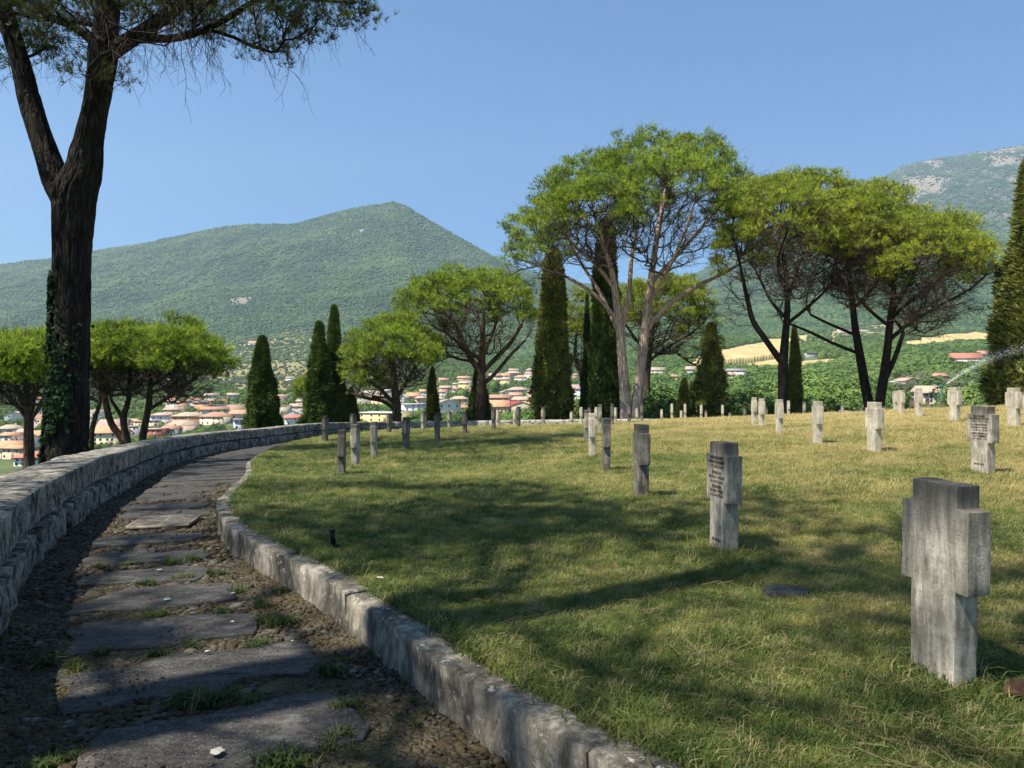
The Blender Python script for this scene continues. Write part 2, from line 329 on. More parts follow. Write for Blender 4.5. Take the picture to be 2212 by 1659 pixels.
for X, Y, Z in [(2.1,0,.02),(.39,2.55,.0),(-.68,4.07,.0),(-1.32,5.06,.0),(-2.45,6.55,-.01),(-3.6,8.7,-.05),(-4.2,10.3,-.09),(-5.05,13.5,-.21),(-5.95,16,-.33),(-6.85,19.2,-.5),(-7.55,22.3,-.63),(-8.1,26,-.76),(-8.2,30.5,-.92),
  (-7,38,-1.2),(-6,44,-1.55),(0,45,-1.5),(6,43.5,-1.4),(14,42,-1.3),(20,41,-1.4),(3,-4,.05),(8,-5,.2),(16,-4,.5),(26,0,.9),(34,12,1.0),(38,26,.7),(40,40,-.6),(30,42,-.9),(24,30,.55),(20,20,.62),(16,10,.5),(10,4,.25),(30,52,-3),(0,52,-2.6),(48,20,.5),(55,40,-2)]:
    fit.append((X, Y, Z))
fit = np.array(fit)
def tps_fit(P, z, lam):
    n = len(P); r2 = ((P[:, None]-P[None])**2).sum(-1); K = .5*r2*np.log(r2+1e-9); K += lam*np.eye(n)
    Q = np.c_[np.ones(n), P]; A = np.block([[K, Q], [Q.T, np.zeros((3, 3))]]); return np.linalg.solve(A, np.r_[z, 0, 0, 0])
_w = tps_fit(fit[:, :2]/10, fit[:, 2], .12)
def lawn_z(x, y):
    x = np.atleast_1d(np.asarray(x, float)); y = np.atleast_1d(np.asarray(y, float)); out = np.empty(len(x))
    for a in range(0, len(x), 5000):
        q = np.c_[x[a:a+5000], y[a:a+5000]]/10; r2 = ((q[:, None]-fit[None, :, :2]/10)**2).sum(-1)
        out[a:a+5000] = (.5*r2*np.log(r2+1e-9)) @ _w[:-3]+_w[-3]+q @ _w[-2:]
    return out
def lz(x, y): return float(lawn_z([x], [y])[0])

def sheet(xs, ys, inside, project, zf, name, mat, smooth=True):
    "grid sheet clipped to a region; rim vertices are pulled onto the border"
    X, Y = np.meshgrid(xs, ys); x = X.ravel().copy(); y = Y.ravel().copy(); ins = inside(x, y)
    nx = len(xs); i = np.arange(len(ys)-1)[:, None]*nx+np.arange(nx-1)[None]; q = np.stack([i, i+1, i+nx+1, i+nx], -1).reshape(-1, 4)
    q = q[ins[q].any(1)]; used = np.unique(q); o = used[~ins[used]]; x[o], y[o] = project(x[o], y[o])
    remap = -np.ones(len(x), int); remap[used] = np.arange(len(used)); x = x[used]; y = y[used]
    z = zf(x, y); me = mesh(name, np.c_[x, y, z], remap[q], smooth); return link(name, me, M[mat])

# lawn: right of the kerb, inside the wall
def lawn_in(x, y):
    sw, _ = signed(WL, WN, x, y); sk, ki_ = signed(KL, KN, x, y)
    return (sw > .05) & ((sk > .1) | ((y > 34) & (sw > 2.0))) & ~((y > 33) & (sw < .05))
def lawn_proj(x, y):
    sw, iw = signed(WL, WN, x, y); sk, ik = signed(KL, KN, x, y); m = (sk < .1) & (y < 34.4)
    return np.where(m, KL[ik, 0]+KN[ik, 0]*.1, x), np.where(m, KL[ik, 1]+KN[ik, 1]*.1, y)
def grid(a, b, c): return np.arange(a, b+1e-6, c)
xs = np.r_[grid(-12, 14, .2), grid(14.5, 60, .6)]; ys = np.r_[grid(-6, 14, .2), grid(14.35, 60, .4)]
def lawn_h(x, y): return lawn_z(x, y)+.012*fbm(xyz(x*.9, y*.9), 3)
lawn = sheet(xs, ys, lawn_in, lawn_proj, lawn_h, 'lawn', 'lawn'); tag(lawn, kind='structure')
# path between wall and kerb
def path_in(x, y):
    sw, _ = signed(WL, WN, x, y); sk, _ = signed(KL, KN, x, y); return (sw > -.1) & (sk < .08) & (y < 34.4)
def path_h(x, y): return path_z(x, y)-.012+.011*fbm(xyz(x*2.2, y*2.2), 4)
path = sheet(grid(-12, 6, .12), grid(-6, 34, .12), path_in, lambda x, y: (x, y), path_h, 'path', 'earth'); tag(path, kind='structure')

# ================================================================ stone blocks along a line
def block(L, N, s0, s1, step, off0, off1, zlo, zhi, amp, fr, seed, name, mat, parent, res=(6, 5, 5), ztop=None, label=None, gap=.008):
    "one rough stone between stations s0..s1 of line L, from off0 to off1 across"
    ds = s1-s0; nl = max(2, int(round(ds/res[0]))+1); s = np.linspace(s0+gap, s1-gap, nl); k = s/step
    px = np.interp(k, np.arange(len(L)), L[:, 0]); py = np.interp(k, np.arange(len(L)), L[:, 1])
    nx = np.interp(k, np.arange(len(L)), N[:, 0]); ny = np.interp(k, np.arange(len(L)), N[:, 1])
    zt = ztop(px, py) if ztop is not None else np.interp(k, np.arange(len(L)), L[:, 2])
    a, b = res[1], res[2]
    # section loop: bottom corner off0 -> up -> across -> down off1
    U = np.r_[np.full(b, 0.), np.linspace(0, 1, a+1), np.full(b, 1.)]; V = np.r_[np.linspace(0, 1, b, endpoint=False), np.full(a+1, 1.), np.linspace(1, 0, b+1)[1:]]
    m = len(U); off = off0+(off1-off0)*U
    X = px[:, None]+nx[:, None]*off; Y = py[:, None]+ny[:, None]*off; Z = zt[:, None]+zlo+(zhi-zlo)*V[None]
    P = np.stack([X, Y, Z], -1); rs = seed*13.7
    c = P.reshape(-1, 3).mean(0); dirv = np.stack([nx[:, None]*(U-.5)*2, ny[:, None]*(U-.5)*2, (V[None]-.4)*1.5+0*X], -1)
    dsp = amp*(fbm(P*fr+rs, 4, .6))
    edge = (np.abs(U-.5)*2)**6*(V)**6                      # worn upper arrises
    P = P+dirv*dsp[..., None]; P[..., 2] -= edge*amp*.7; P[..., 2] = np.where((V[None] > .97) & (U[None] > .05) & (U[None] < .95), zt[:, None]+zhi+(P[..., 2]-zt[:, None]-zhi)*.3, P[..., 2])
    ends = np.zeros(nl); ends[0] = ends[-1] = 1; P[..., 2] -= (ends[:, None]*(V > .9))*amp*.3
    v = P.reshape(-1, 3); i = np.arange(nl-1)[:, None]*m+np.arange(m-1)[None]; q = np.stack([i, i+m, i+m+1, i+1], -1).reshape(-1, 4)
    f = [tuple(r) for r in q]+[tuple(range(m)), tuple(range(v.shape[0]-m, v.shape[0]))[::-1]]
    me = mesh(name, v, f, True)
    sh = np.ones(len(me.polygons), bool); sh[-2:] = False; me.polygons.foreach_set('use_smooth', sh)
    o = link(name, me, M[mat], parent)
    if label: o['label'] = label
    return o
wall = empty('stone_wall', (0, 0, 0)); tag(wall, 'low curved wall of rough grey stone with flat capstones along the path and far end of the lawn', 'wall')
rr = random.Random(5); s = 0.; Lw = len(WL)*.1-.2; n = 0
while s < Lw:
    near = math.hypot(*np.array(WL[min(int(s*10), len(WL)-1), :2])) < 16
    ln = rr.uniform(1.5, 2.4); e = min(s+ln, Lw)
    y = WL[min(int((s+e)*5), len(WL)-1), 1]; x = WL[min(int((s+e)*5), len(WL)-1), 0]
    mt = 'wall_sunlit' if (x > -7 and y > 38) else 'cap_stone'
    block(WL, WN, s, e, .1, -.6, .035, -.33, rr.uniform(-.004, .004), .017, 2.2, n, 'capstone', mt, wall, (.07 if near else .3, 6 if near else 3, 6 if near else 3)); s = e; n += 1
s = 0.
while s < Lw:
    near = math.hypot(*np.array(WL[min(int(s*10), len(WL)-1), :2])) < 16
    ln = rr.uniform(.55, 1.3); e = min(s+ln, Lw)
    y = WL[min(int((s+e)*5), len(WL)-1), 1]; x = WL[min(int((s+e)*5), len(WL)-1), 0]
    mt = 'wall_sunlit' if (x > -7 and y > 38) else 'wall_stone'
    block(WL, WN, s, e, .1, -.55, .06+rr.uniform(-.025, .02), -1.0, -.36, .045, 3.1, n, 'wall_block', mt, wall, (.07 if near else .3, 4 if near else 2, 8 if near else 3), gap=.012); s = e; n += 1
kerb = empty('kerb', (0, 0, 0)); tag(kerb, 'weathered grey stone kerb curving between the cobbled path and the grass', 'kerb')
s = 0.; Lk = len(KL)*.08-.16; kz = lambda x, y: lawn_z(x, y)
while s < Lk:
    p = KL[min(int(s/.08), len(KL)-1)]; near = math.hypot(*p) < 13
    e = min(s+rr.uniform(.95, 1.45), Lk); hz = rr.uniform(.005, .02) if p[1] < 12 else .0
    block(KL, KN, s, e, .08, -.005, .175, -.62, hz, .016, 6.5, n, 'kerb_stone', 'kerb', kerb, (.045 if near else .2, 7 if near else 3, 8 if near else 3), ztop=kz, gap=.0035); s = e; n += 1

# ================================================================ flagstones, grate, pebbles
def crop1(cx, cy): return (cx*.2685, 891+cy*.2685)
def crop2(cx, cy): return (cx*.3662, 1188+cy*.3662)
def on_path(xd, yd, dz=0.):
    z = -.22
    for _ in range(6):
        d = (EYE-z)*F/(yd-CY); x = (xd-CX)/F*d; z = float(path_z(x, d)[0])+dz
    return (x, d, z)
FL = [(crop2, [(450,1230),(620,1080),(900,1030),(1230,980),(1560,900),(1800,850),(1960,860),(2130,980),(2200,1050),(2150,1130),(1750,1210),(1500,1290),(1100,1345),(600,1360),(420,1320)]),
 (crop2, [(330,760),(800,690),(1000,620),(1350,600),(1700,545),(1810,560),(1890,660),(1800,740),(1620,740),(1380,780),(1300,850),(830,880),(540,960),(380,975),(330,920),(435,830)]),
 (crop2, [(380,480),(500,440),(800,420),(1200,385),(1480,380),(1540,400),(1500,500),(1200,530),(1000,575),(640,600),(400,630),(370,610),(460,540)]),
 (crop2, [(360,400),(450,330),(740,240),(1000,215),(1350,200),(1370,215),(1400,290),(1150,330),(850,360),(560,365)]),
 (crop2, [(470,180),(700,130),(1000,105),(1200,100),(1260,130),(1150,180),(830,195),(430,215)]),
 (crop2, [(470,60),(600,15),(800,-5),(1150,-5),(1240,25),(1200,60),(850,75),(560,95)]),
 (crop1, [(730,1050),(780,1015),(1150,985),(1600,975),(1690,995),(1500,1035),(1000,1070),(780,1085)]),
 (crop1, [(950,840),(1050,802),(1500,785),(1700,790),(1700,825),(1400,850),(1000,860)]),
 (crop1, [(940,768),(1030,738),(1500,725),(1690,735),(1620,772),(1000,788)]),
 (crop1, [(1060,700),(1110,668),(1500,650),(1660,660),(1630,695),(1200,710)]),
 (crop1, [(1140,648),(1190,616),(1500,600),(1740,600),(1730,632),(1400,650)]),
 (crop1, [(1210,596),(1260,568),(1500,557),(1760,558),(1740,588),(1400,602)]),
 (crop1, [(1270,552),(1320,527),(1500,515),(1830,513),(1800,545),(1400,560)]),
 (crop1, [(1330,512),(1380,487),(1600,474),(1880,470),(1870,498),(1500,513)])]
poly_world = []
def slab(pts, name, mat, parent, th=.02, seed=0):
    c = np.mean(pts, 0); P = []
    n = len(pts)
    for i in range(n):           # roughen the outline
        a = np.array(pts[i]); b = np.array(pts[(i+1) % n]); m = max(2, int(np.linalg.norm(b-a)/.07))
        for t_ in np.linspace(0, 1, m, endpoint=False):
            p = a+(b-a)*t_; k = .016*float(fbm(np.array([p[0]*7+seed, p[1]*7, seed*3.]), 3)); dv = (p-c); dv[2] = 0; dv /= np.linalg.norm(dv)+1e-6; P.append(p+dv*k)
    P = np.array(P); m = len(P); rings = []
    for sc_, dz in ((1., -.05), (1.0, th*.55), (.985, th)):
        q = P.copy(); q[:, :2] = c[:2]+(q[:, :2]-c[:2])*sc_; q[:, 2] = path_z(q[:, 0], q[:, 1])+dz; rings.append(q)
    for sc_ in (.8, .55, .3):
        q = P.copy(); q[:, :2] = c[:2]+(q[:, :2]-c[:2])*sc_; q[:, 2] = path_z(q[:, 0], q[:, 1])+th+.006*fbm(xyz(q[:, 0]*3, q[:, 1]*3, seed), 3); rings.append(q)
    v = np.vstack(rings+[[[c[0], c[1], path_z(c[0], c[1])[0]+th]]]); f = []
    for r_ in range(len(rings)-1):
        for i in range(m): j = (i+1) % m; f.append((r_*m+i, r_*m+j, (r_+1)*m+j, (r_+1)*m+i))
    b = (len(rings)-1)*m
    for i in range(m): f.append((b+i, b+(i+1) % m, len(v)-1))
    poly_world.append(P[:, :2]); return link(name, mesh(name, v, f, True), M[mat], parent)
for i, (cf, pts) in enumerate(FL):
    P = []
    for a, b in pts:
        xd, yd = cf(a, b); P.append(on_path(xd, yd))
    slab(P, 'flagstone', 'flag', path, rr.uniform(.006, .011), i*3.1)
# slabs go on along the middle of the path
for y0 in grid(12.9, 33, .78):
    iw = int(np.argmin(abs(WL[:, 1]-y0)+(WL[:, 0] > 0)*99)); a = WL[iw, :2]+WN[iw]*(.55+rr.uniform(-.1, .1)); b = WL[iw, :2]+WN[iw]*(2.35+rr.uniform(-.15, .1)); T = np.array([-WN[iw, 1], WN[iw, 0]])
    w_ = .30; P = [a-T*w_, a+(b-a)*.5-T*w_*rr.uniform(.9, 1.1), b-T*w_, b+T*w_, a+(b-a)*.5+T*w_*rr.uniform(.9, 1.1), a+T*w_]
    slab([(p[0], p[1], float(path_z(p[0], p[1])[0])) for p in P], 'flagstone', 'flag', path, .02, y0)
# drain grate
g = [np.array(on_path(*crop1(a, b))) for a, b in ((1075,945), (1102,882), (1560,862), (1560,930))]
gc = sum(g)/4; gu = (g[3]-g[0]+g[2]-g[1])/2; gv = (g[1]-g[0]+g[2]-g[3])/2; gl, gw = np.linalg.norm(gu[:2]), np.linalg.norm(gv[:2]); ang = math.atan2(gu[1], gu[0])
gr = empty('drain_grate', (gc[0], gc[1], gc[2]+.022), ang); tag(gr, 'rusty iron drain grate with narrow bars set across the path', 'drain grate')
m_ = MB(); m_.box((0, gw/2, .01), (gl, .025, .04)); m_.box((0, -gw/2, .01), (gl, .025, .04)); m_.box((gl/2, 0, .01), (.025, gw-.03, .04)); m_.box((-gl/2, 0, .01), (.025, gw-.03, .04)); m_.box((0, 0, .008), (.02, gw-.03, .036))
link('frame', m_.mesh('frame'), M['iron'], gr); m_ = MB(); m_.box((0, 0, -.004), (gl-.03, gw-.03, .01)); link('pit_shade_plate', m_.mesh('pit_shade_plate'), M['letter'], gr)  # black plate under the bars stands in for the shade of the hollow
m_ = MB(); m_.box((0, 0, 0), (.017, gw-.028, .022)); bm_ = m_.mesh('grate_bar')
for k in range(18):
    xx = -gl/2+.02+(gl-.04)*(k+.5)/18; link('grate_bar', bm_, M['iron'], gr, (xx, 0, .018))
poly_world.append(np.array([q[:2] for q in g]))

def in_poly(P, x, y):
    c = np.zeros(len(x), bool); n = len(P)
    for i in range(n):
        x1, y1 = P[i]; x2, y2 = P[(i+1) % n]
        cond = ((y1 > y) != (y2 > y)) & (x < (x2-x1)*(y-y1)/((y2-y1) if y2 != y1 else 1e-9)+x1); c ^= cond
    return c
def ico(sub, seed, amp, fr, squash=(1, 1, 1)):
    import bmesh
    bm = bmesh.new(); bmesh.ops.create_icosphere(bm, subdivisions=sub, radius=1); v = np.array([x.co[:] for x in bm.verts]); f = np.array([[q.index for q in x.verts] for x in bm.faces]); bm.free()
    v = v*(1+amp*fbm(v*fr+seed*9.1, 3))[:, None]*np.array(squash); return v, f

# geometry nodes: instance variant objects on a point cloud mesh
def scatter(name, pts, scl, rot, idx, variants, mat, parent=None, label=None, cat=None):
    me = mesh(name, pts, np.zeros((0, 3), int)); vattr(me, 'scl', scl)
    a = me.attributes.new('rot', 'FLOAT_VECTOR', 'POINT'); a.data.foreach_set('vector', np.asarray(rot, np.float32).ravel())
    a = me.attributes.new('pick', 'INT', 'POINT'); a.data.foreach_set('value', np.asarray(idx, np.int32))
    o = link(name, me, None, parent); ng = bpy.data.node_groups.new(name, 'GeometryNodeTree')
    ng.interface.new_socket('Geometry', in_out='INPUT', socket_type='NodeSocketGeometry'); ng.interface.new_socket('Geometry', in_out='OUTPUT', socket_type='NodeSocketGeometry')
    N = ng.nodes; gi = N.new('NodeGroupInput'); go = N.new('NodeGroupOutput'); ip = N.new('GeometryNodeInstanceOnPoints'); j = N.new('GeometryNodeJoinGeometry')
    for vm in reversed(variants):
        vo = bpy.data.objects.new(vm.name+'_source', vm)
        oi = N.new('GeometryNodeObjectInfo'); oi.inputs[0].default_value = vo; oi.inputs['As Instance'].default_value = True; ng.links.new(oi.outputs['Geometry'], j.inputs[0])
    ng.links.new(gi.outputs[0], ip.inputs['Points']); ng.links.new(j.outputs[0], ip.inputs['Instance']); ip.inputs['Pick Instance'].default_value = True
    def na(nm, ty):
        n = N.new('GeometryNodeInputNamedAttribute'); n.data_type = ty; n.inputs['Name'].default_value = nm; return n.outputs[0]
    ng.links.new(na('pick', 'INT'), ip.inputs['Instance Index']); ng.links.new(na('scl', 'FLOAT'), ip.inputs['Scale'])
    ng.links.new(na('rot', 'FLOAT_VECTOR'), ip.inputs['Rotation'])
    ng.links.new(ip.outputs[0], go.inputs[0])
    md = o.modifiers.new('scatter', 'NODES'); md.node_group = ng
    for vm in variants:
        if not len(vm.materials): vm.materials.append(M[mat])
    o['kind'] = 'stuff'
    if label: o['label'] = label
    if cat: o['category'] = cat
    return o

# pebbles
pm = []
for k in range(5):
    v, f = ico(1, k, .22, 1.3, (1, .78, .36)); me = mesh('pebble', v, f, True); me.materials.append(M['pebble']); pm.append(me)
pts = []
for y0, y1, sp in ((1.6, 5.2, .046), (5.2, 9.5, .066), (9.5, 17, .12)):
    X, Y = np.meshgrid(np.arange(-9, 3, sp), np.arange(y0, y1, sp*.9)); X = X.ravel()+rng.uniform(-.45, .45, X.size)*sp; Y = Y.ravel()+rng.uniform(-.45, .45, Y.size)*sp
    k_ = (X > -.76*Y-.4) & (X < .76*Y+.4); X, Y = X[k_], Y[k_]
    sw, _ = signed(WL, WN, X, Y); sk, _ = signed(KL, KN, X, Y); k_ = (sw > .1) & (sk < -.03)
    k_ &= (fbm(xyz(X*1.6, Y*1.6, 4), 3) > -.75)
    for P in poly_world: k_ &= ~in_poly(P, X, Y)
    X, Y = X[k_], Y[k_]; r_ = sp*.56*np.exp(rng.normal(0, .36, len(X))); pts.append(np.c_[X, Y, path_z(X, Y)-.22*r_-.006, r_])
pts = np.vstack(pts); big = rng.random(len(pts)) < .03; pts[big, 3] *= 1.7
order = np.argsort(-(pts[:, 3]/pts[:, 1])); hero = order[:290]; rest = order[290:]
for i in hero:
    o = link('pebble', pm[i % 5], None, path, (pts[i, 0], pts[i, 1], pts[i, 2])); o.scale = (pts[i, 3],)*3; o.rotation_euler = (rr.uniform(-.3, .3), rr.uniform(-.3, .3), rr.uniform(0, 6.3))
n_ = len(rest); scatter('pebbles', pts[rest, :3], pts[rest, 3], np.c_[rng.uniform(-.3, .3, n_), rng.uniform(-.3, .3, n_), rng.uniform(0, 6.3, n_)], rng.integers(0, 5, n_), pm, 'pebble', path)
# fine grit and litter creeping over the slab edges
gm = []
for k in range(3): v, f = ico(1, 20+k, .3, 1.5, (1, .7, .45)); gm.append(mesh('grit', v, f, False))
n_ = 26000; Y = 2.0+14*rng.random(n_)**1.5; X = rng.uniform(-8, 2.2, n_); k_ = np.abs(X) < .78*Y+.3; X, Y = X[k_], Y[k_]
sw, _ = signed(WL, WN, X, Y); sk, _ = signed(KL, KN, X, Y); k_ = (sw > .05) & (sk < -.01); onslab = np.zeros(len(X), bool)
for P in poly_world: onslab |= in_poly(P, X, Y)
k_ &= (~onslab) | (fbm(xyz(X*2.4, Y*2.4, 12), 4) > .42); X, Y, onslab = X[k_], Y[k_], onslab[k_]; n_ = len(X)
scatter('grit', np.c_[X, Y, path_z(X, Y)+np.where(onslab, .013, .004)], rng.uniform(.004, .015, n_)*np.where(Y > 7, 1.5, 1.), np.c_[rng.uniform(-.4, .4, n_), rng.uniform(-.4, .4, n_), rng.uniform(0, 6.3, n_)], rng.integers(0, 3, n_), gm, 'pebble', path)
# ================================================================ far terrain
DIST = np.array([1, 30, 50, 80, 130, 200, 300, 450, 650, 900, 1300, 1800, 2500.])
zn = {'L': [-2.6,-3.2,-5,-10,-17], 'M': [-2.6,-2.9,-3.2,-5,-8.5], 'R': [-2.6,-2.9,-3.0,-4.5,-6.5]}
COLS = [(-1500,'L',[1025,966,920,890,865,835,790,730]),(0,'L',[1025,966,920,890,865,835,790,730]),(300,'L',[1010,955,915,885,860,825,780,730]),(450,'L',[1000,950,908,878,850,815,770,725]),
 (600,'L',[980,940,900,873,850,810,760,720]),(850,'M',[940,908,880,855,832,800,765,715]),(1100,'M',[935,905,877,850,822,792,760,715]),(1300,'M',[935,900,868,838,815,785,750,712]),
 (1500,'M',[925,885,850,818,790,755,722,690]),(1700,'R',[915,875,845,812,780,748,715,680]),(1900,'R',[905,870,838,805,770,742,715,672]),(2212,'R',[900,865,830,795,762,738,705,640]),(4000,'R',[900,865,830,795,762,738,705,640])]
CXs = np.array([c[0] for c in COLS], float)
TY = np.array([[CY+(EYE-z)*F/d for z, d in zip(zn[c[1]], DIST[:5])]+c[2] for c in COLS])
RIDGE = np.array([(-1500,640),(-400,600),(0,573),(50,567),(110,560),(200,543),(300,528),(400,507),(480,492),(560,483),(600,484),(640,483),(700,467),(760,453),(820,443),(850,436),(880,445),(930,475),(1000,515),(1060,550),(1110,578),(1250,612),(1400,612),(1500,592),(1600,545),(1700,488),(1800,440),(1900,388),(1950,357),(2000,347),(2070,337),(2130,327),(2212,315),(2400,300),(4000,420)], float)
RD = np.array([(-1500,4300),(1150,4300),(1400,5000),(1700,6200),(4000,6200)], float)
lD = np.log(DIST)
def smoothstep(t): t = np.clip(t, 0, 1); return t*t*(3-2*t)
def ground_y(x, d):
    x = np.atleast_1d(np.asarray(x, float)); d = np.atleast_1d(np.asarray(d, float)); k = np.clip(np.searchsorted(CXs, x)-1, 0, len(CXs)-2); t = (x-CXs[k])/(CXs[k+1]-CXs[k])
    t = np.clip(t, 0, 1); ld = np.log(np.clip(d, 1, None)); j = np.clip(np.searchsorted(lD, ld)-1, 0, len(lD)-2); u = np.clip((ld-lD[j])/(lD[j+1]-lD[j]), 0, 1)
    # interpolate heights, not picture rows, for the nearest ring
    za = EYE-(TY-CY)/F*DIST[None]
    z = (za[k, j]*(1-t)+za[k+1, j]*t)*(1-u)+(za[k, j+1]*(1-t)+za[k+1, j+1]*t)*u
    y = np.where(d < 2500, CY+(EYE-z)*F/np.maximum(d, 1), 0)
    yr = np.interp(x, RIDGE[:, 0], RIDGE[:, 1]); dr = np.interp(x, RD[:, 0], RD[:, 1]); y25 = TY[k, -1]*(1-t)+TY[k+1, -1]*t
    w = np.clip((d-2500)/(dr-2500), 0, 1)**.92; ym = y25+(yr-y25)*w; y = np.where(d >= 2500, ym, y)
    return np.where(d > dr, yr+(d/dr-1)*500, y)
def terr(X, Y):
    "height of the open land at X, Y"
    X = np.atleast_1d(np.asarray(X, float)); Y = np.maximum(np.atleast_1d(np.asarray(Y, float)), 1.); x = CX+F*X/Y
    z = EYE-(ground_y(x, Y)-CY)/F*Y; dr = np.interp(x, RD[:, 0], RD[:, 1])
    amp = np.interp(Y, [0, 150, 500, 1500, 2600, 4000, 6500], [0, .0, 1.2, 5, 34, 72, 105])*np.clip(1.2-np.exp(-((Y-dr)/420)**2)*1.1, .1, 1)
    n = fbm(np.stack([X/420, Y/420, 0*X], -1), 5, .55); rdg = 1-np.abs(fbm(np.stack([X/700+9, Y/1500, 0*X], -1), 4))
    return z+amp*(n*.8+(rdg-.75)*.9)
us = np.r_[-1.3, -1.1, -.95, np.linspace(-.86, .86, 560), .95, 1.1, 1.3]
dsn = np.r_[np.geomspace(3, 150, 26), np.geomspace(156, 7200, 330)]
U, Dm = np.meshgrid(us, dsn); X = (U*Dm).ravel(); Y = Dm.ravel(); Z = terr(X, Y)
nx = len(us); i = np.arange(len(dsn)-1)[:, None]*nx+np.arange(nx-1)[None]; q = np.stack([i, i+1, i+nx+1, i+nx], -1).reshape(-1, 4)
me = mesh('hills', np.c_[X, Y, Z], q, True)
def pic(X, Y, Z): return CX+F*X/Y, CY-F*(Z-EYE)/Y
def fieldmask(x, y, d, X, Y):
    "1 golden stubble field, 2 olive terraces, 3 bare rock, 4 scrub with olives, 5 town gardens, 6 green meadow"
    k = np.zeros(len(x)); wob = 6*fbm(np.stack([X/60, Y/60, 0*X], -1), 3)
    def poly(P, v):
        c = in_poly(np.array(P, float), x+wob, y+wob*.35) & (d > 250) & (d < 3000); k[c] = v
    poly([(430,760),(520,738),(640,712),(760,735),(760,800),(700,840),(560,850),(430,820)], 4)
    poly([(1470,790),(1500,775),(1540,758),(1600,748),(1660,735),(1760,722),(1780,735),(1700,760),(1690,775),(1680,800),(1560,800),(1500,803)], 1)
    poly([(1560,800),(1680,785),(1760,775),(1850,772),(1800,790),(1740,803),(1600,803)], 1)
    poly([(1690,762),(1720,735),(1800,715),(1860,705),(1960,700),(1940,715),(1900,730),(1880,750),(1800,755)], 2)
    poly([(1960,735),(2040,722),(2110,717),(2220,726),(2300,730),(2300,742),(2150,738),(2060,745),(1990,752),(1930,752)], 1)
    poly([(1380,735),(1480,725),(1560,722),(1560,732),(1480,740),(1390,745)], 2)
    poly([(1900,885),(1905,830),(1960,815),(2060,818),(2160,812),(2300,812),(2300,890)], 6)
    n = fbm(np.stack([X/190, Y/190, 0*X+3], -1), 5, .6)
    k[(d > 3600) & (x > 1850) & (y < 350+n*26)] = 3
    bp = np.exp(-(((x-2000)/58)**2+((y-398-(x-2000)*.15)/26)**2)); k[(bp+n*.45 > .62) & (d > 3000)] = 3
    k[(d > 3600) & (x > 1850) & (y < 470) & (n > .62)] = 3
    k[(k == 0) & (d > 3200) & (x > 1840) & (y < 500+n*40)] = 7
    for cx_, cy_, rx, ry in ((895,603,26,7),(520,650,34,9),(780,497,9,5),(330,590,12,4)):
        bp = np.exp(-(((x-cx_)/rx)**2+((y-cy_)/ry)**2)); k[(bp+n*.35 > .72) & (d > 2300)] = 3
    return k
px_, py_ = pic(X, Y, Z); cls = fieldmask(px_, py_, Y, X, Y)
pal = {0: (.050,.075,.028), 1: (.50,.39,.17), 2: (.30,.26,.12), 3: (.27,.225,.17), 4: (.26,.235,.10), 5: (.12,.14,.05), 6: (.12,.16,.05), 7: (.13,.125,.095)}
colr = np.zeros((len(X), 3))
for k_, c_ in pal.items(): colr[cls == k_] = c_
tm = (Y > 150) & (Y < 900) & (cls == 0); colr[tm] = (.10,.13,.045)
vcol(me, 'ground', colr); hills = link('hills', me, M['terrain']); tag(hills, kind='structure')
mb = MB(); mb.box((0, 650, -36), (18600, 13200, 1)); g_ = link('valley_floor', mb.mesh('valley_floor'), M['terrain']); tag(g_, kind='structure'); vcol(g_.data, 'ground', np.tile([.08,.11,.04], (8, 1)))

# ---------------------------------------------------------------- houses
def pix_depth(x, y):
    d = np.geomspace(60, 3500, 1200); Y = d; X = (x-CX)/F*d; gy = pic(X, Y, terr(X, Y))[1]; k = np.where(gy < y)[0]; return d[k[0]] if len(k) else 1500.
CW = {'white': (.72,.70,.66), 'cream': (.66,.58,.42), 'yellow': (.64,.52,.25), 'paleyellow': (.68,.60,.40), 'salmon': (.62,.33,.20), 'peach': (.66,.47,.30), 'pink': (.62,.47,.42), 'beige': (.50,.43,.33), 'mauve': (.42,.36,.38), 'lavender': (.48,.46,.55), 'redbrown': (.34,.12,.09), 'grey': (.42,.41,.39), 'brown': (.34,.24,.17)}
CR = {'orange': (.56,.31,.18), 'terracotta': (.46,.25,.165), 'red': (.50,.19,.13), 'tan': (.47,.36,.26), 'grey': (.32,.29,.26), 'pinkish': (.50,.34,.28), 'brown': (.38,.25,.18), 'dark': (.06,.055,.06), 'white': (.6,.58,.55), 'crimson': (.40,.06,.07)}
for k_, c_ in CW.items(): plain('wall_'+k_, c_, .9, .10, .5)
for k_, c_ in CR.items():
    t = NT('roof_'+k_, .9); n = t.noise(t.obj, .6, 6, .7); st = t.ramp(t.noise(t.sc(t.obj, (6, 6, 6)), 1, 2), [(.35, .8), (.65, 1.12)])
    t.col(t.mix(1., t.ramp(n, [(.3, tuple(x*.72 for x in c_)), (.7, tuple(x*1.15 for x in c_))]), st, 'MULTIPLY')); M['roof_'+k_] = t.m
_win = {}
def winmesh(w, h):
    k = (round(w, 1), round(h, 1))
    if k not in _win:
        m_ = MB(); m_.box((0, 0, 0), (k[0], .12, k[1])); _win[k] = m_.mesh('window'); _win[k].materials.append(M['window'])
    return _win[k]
HOUSES = []
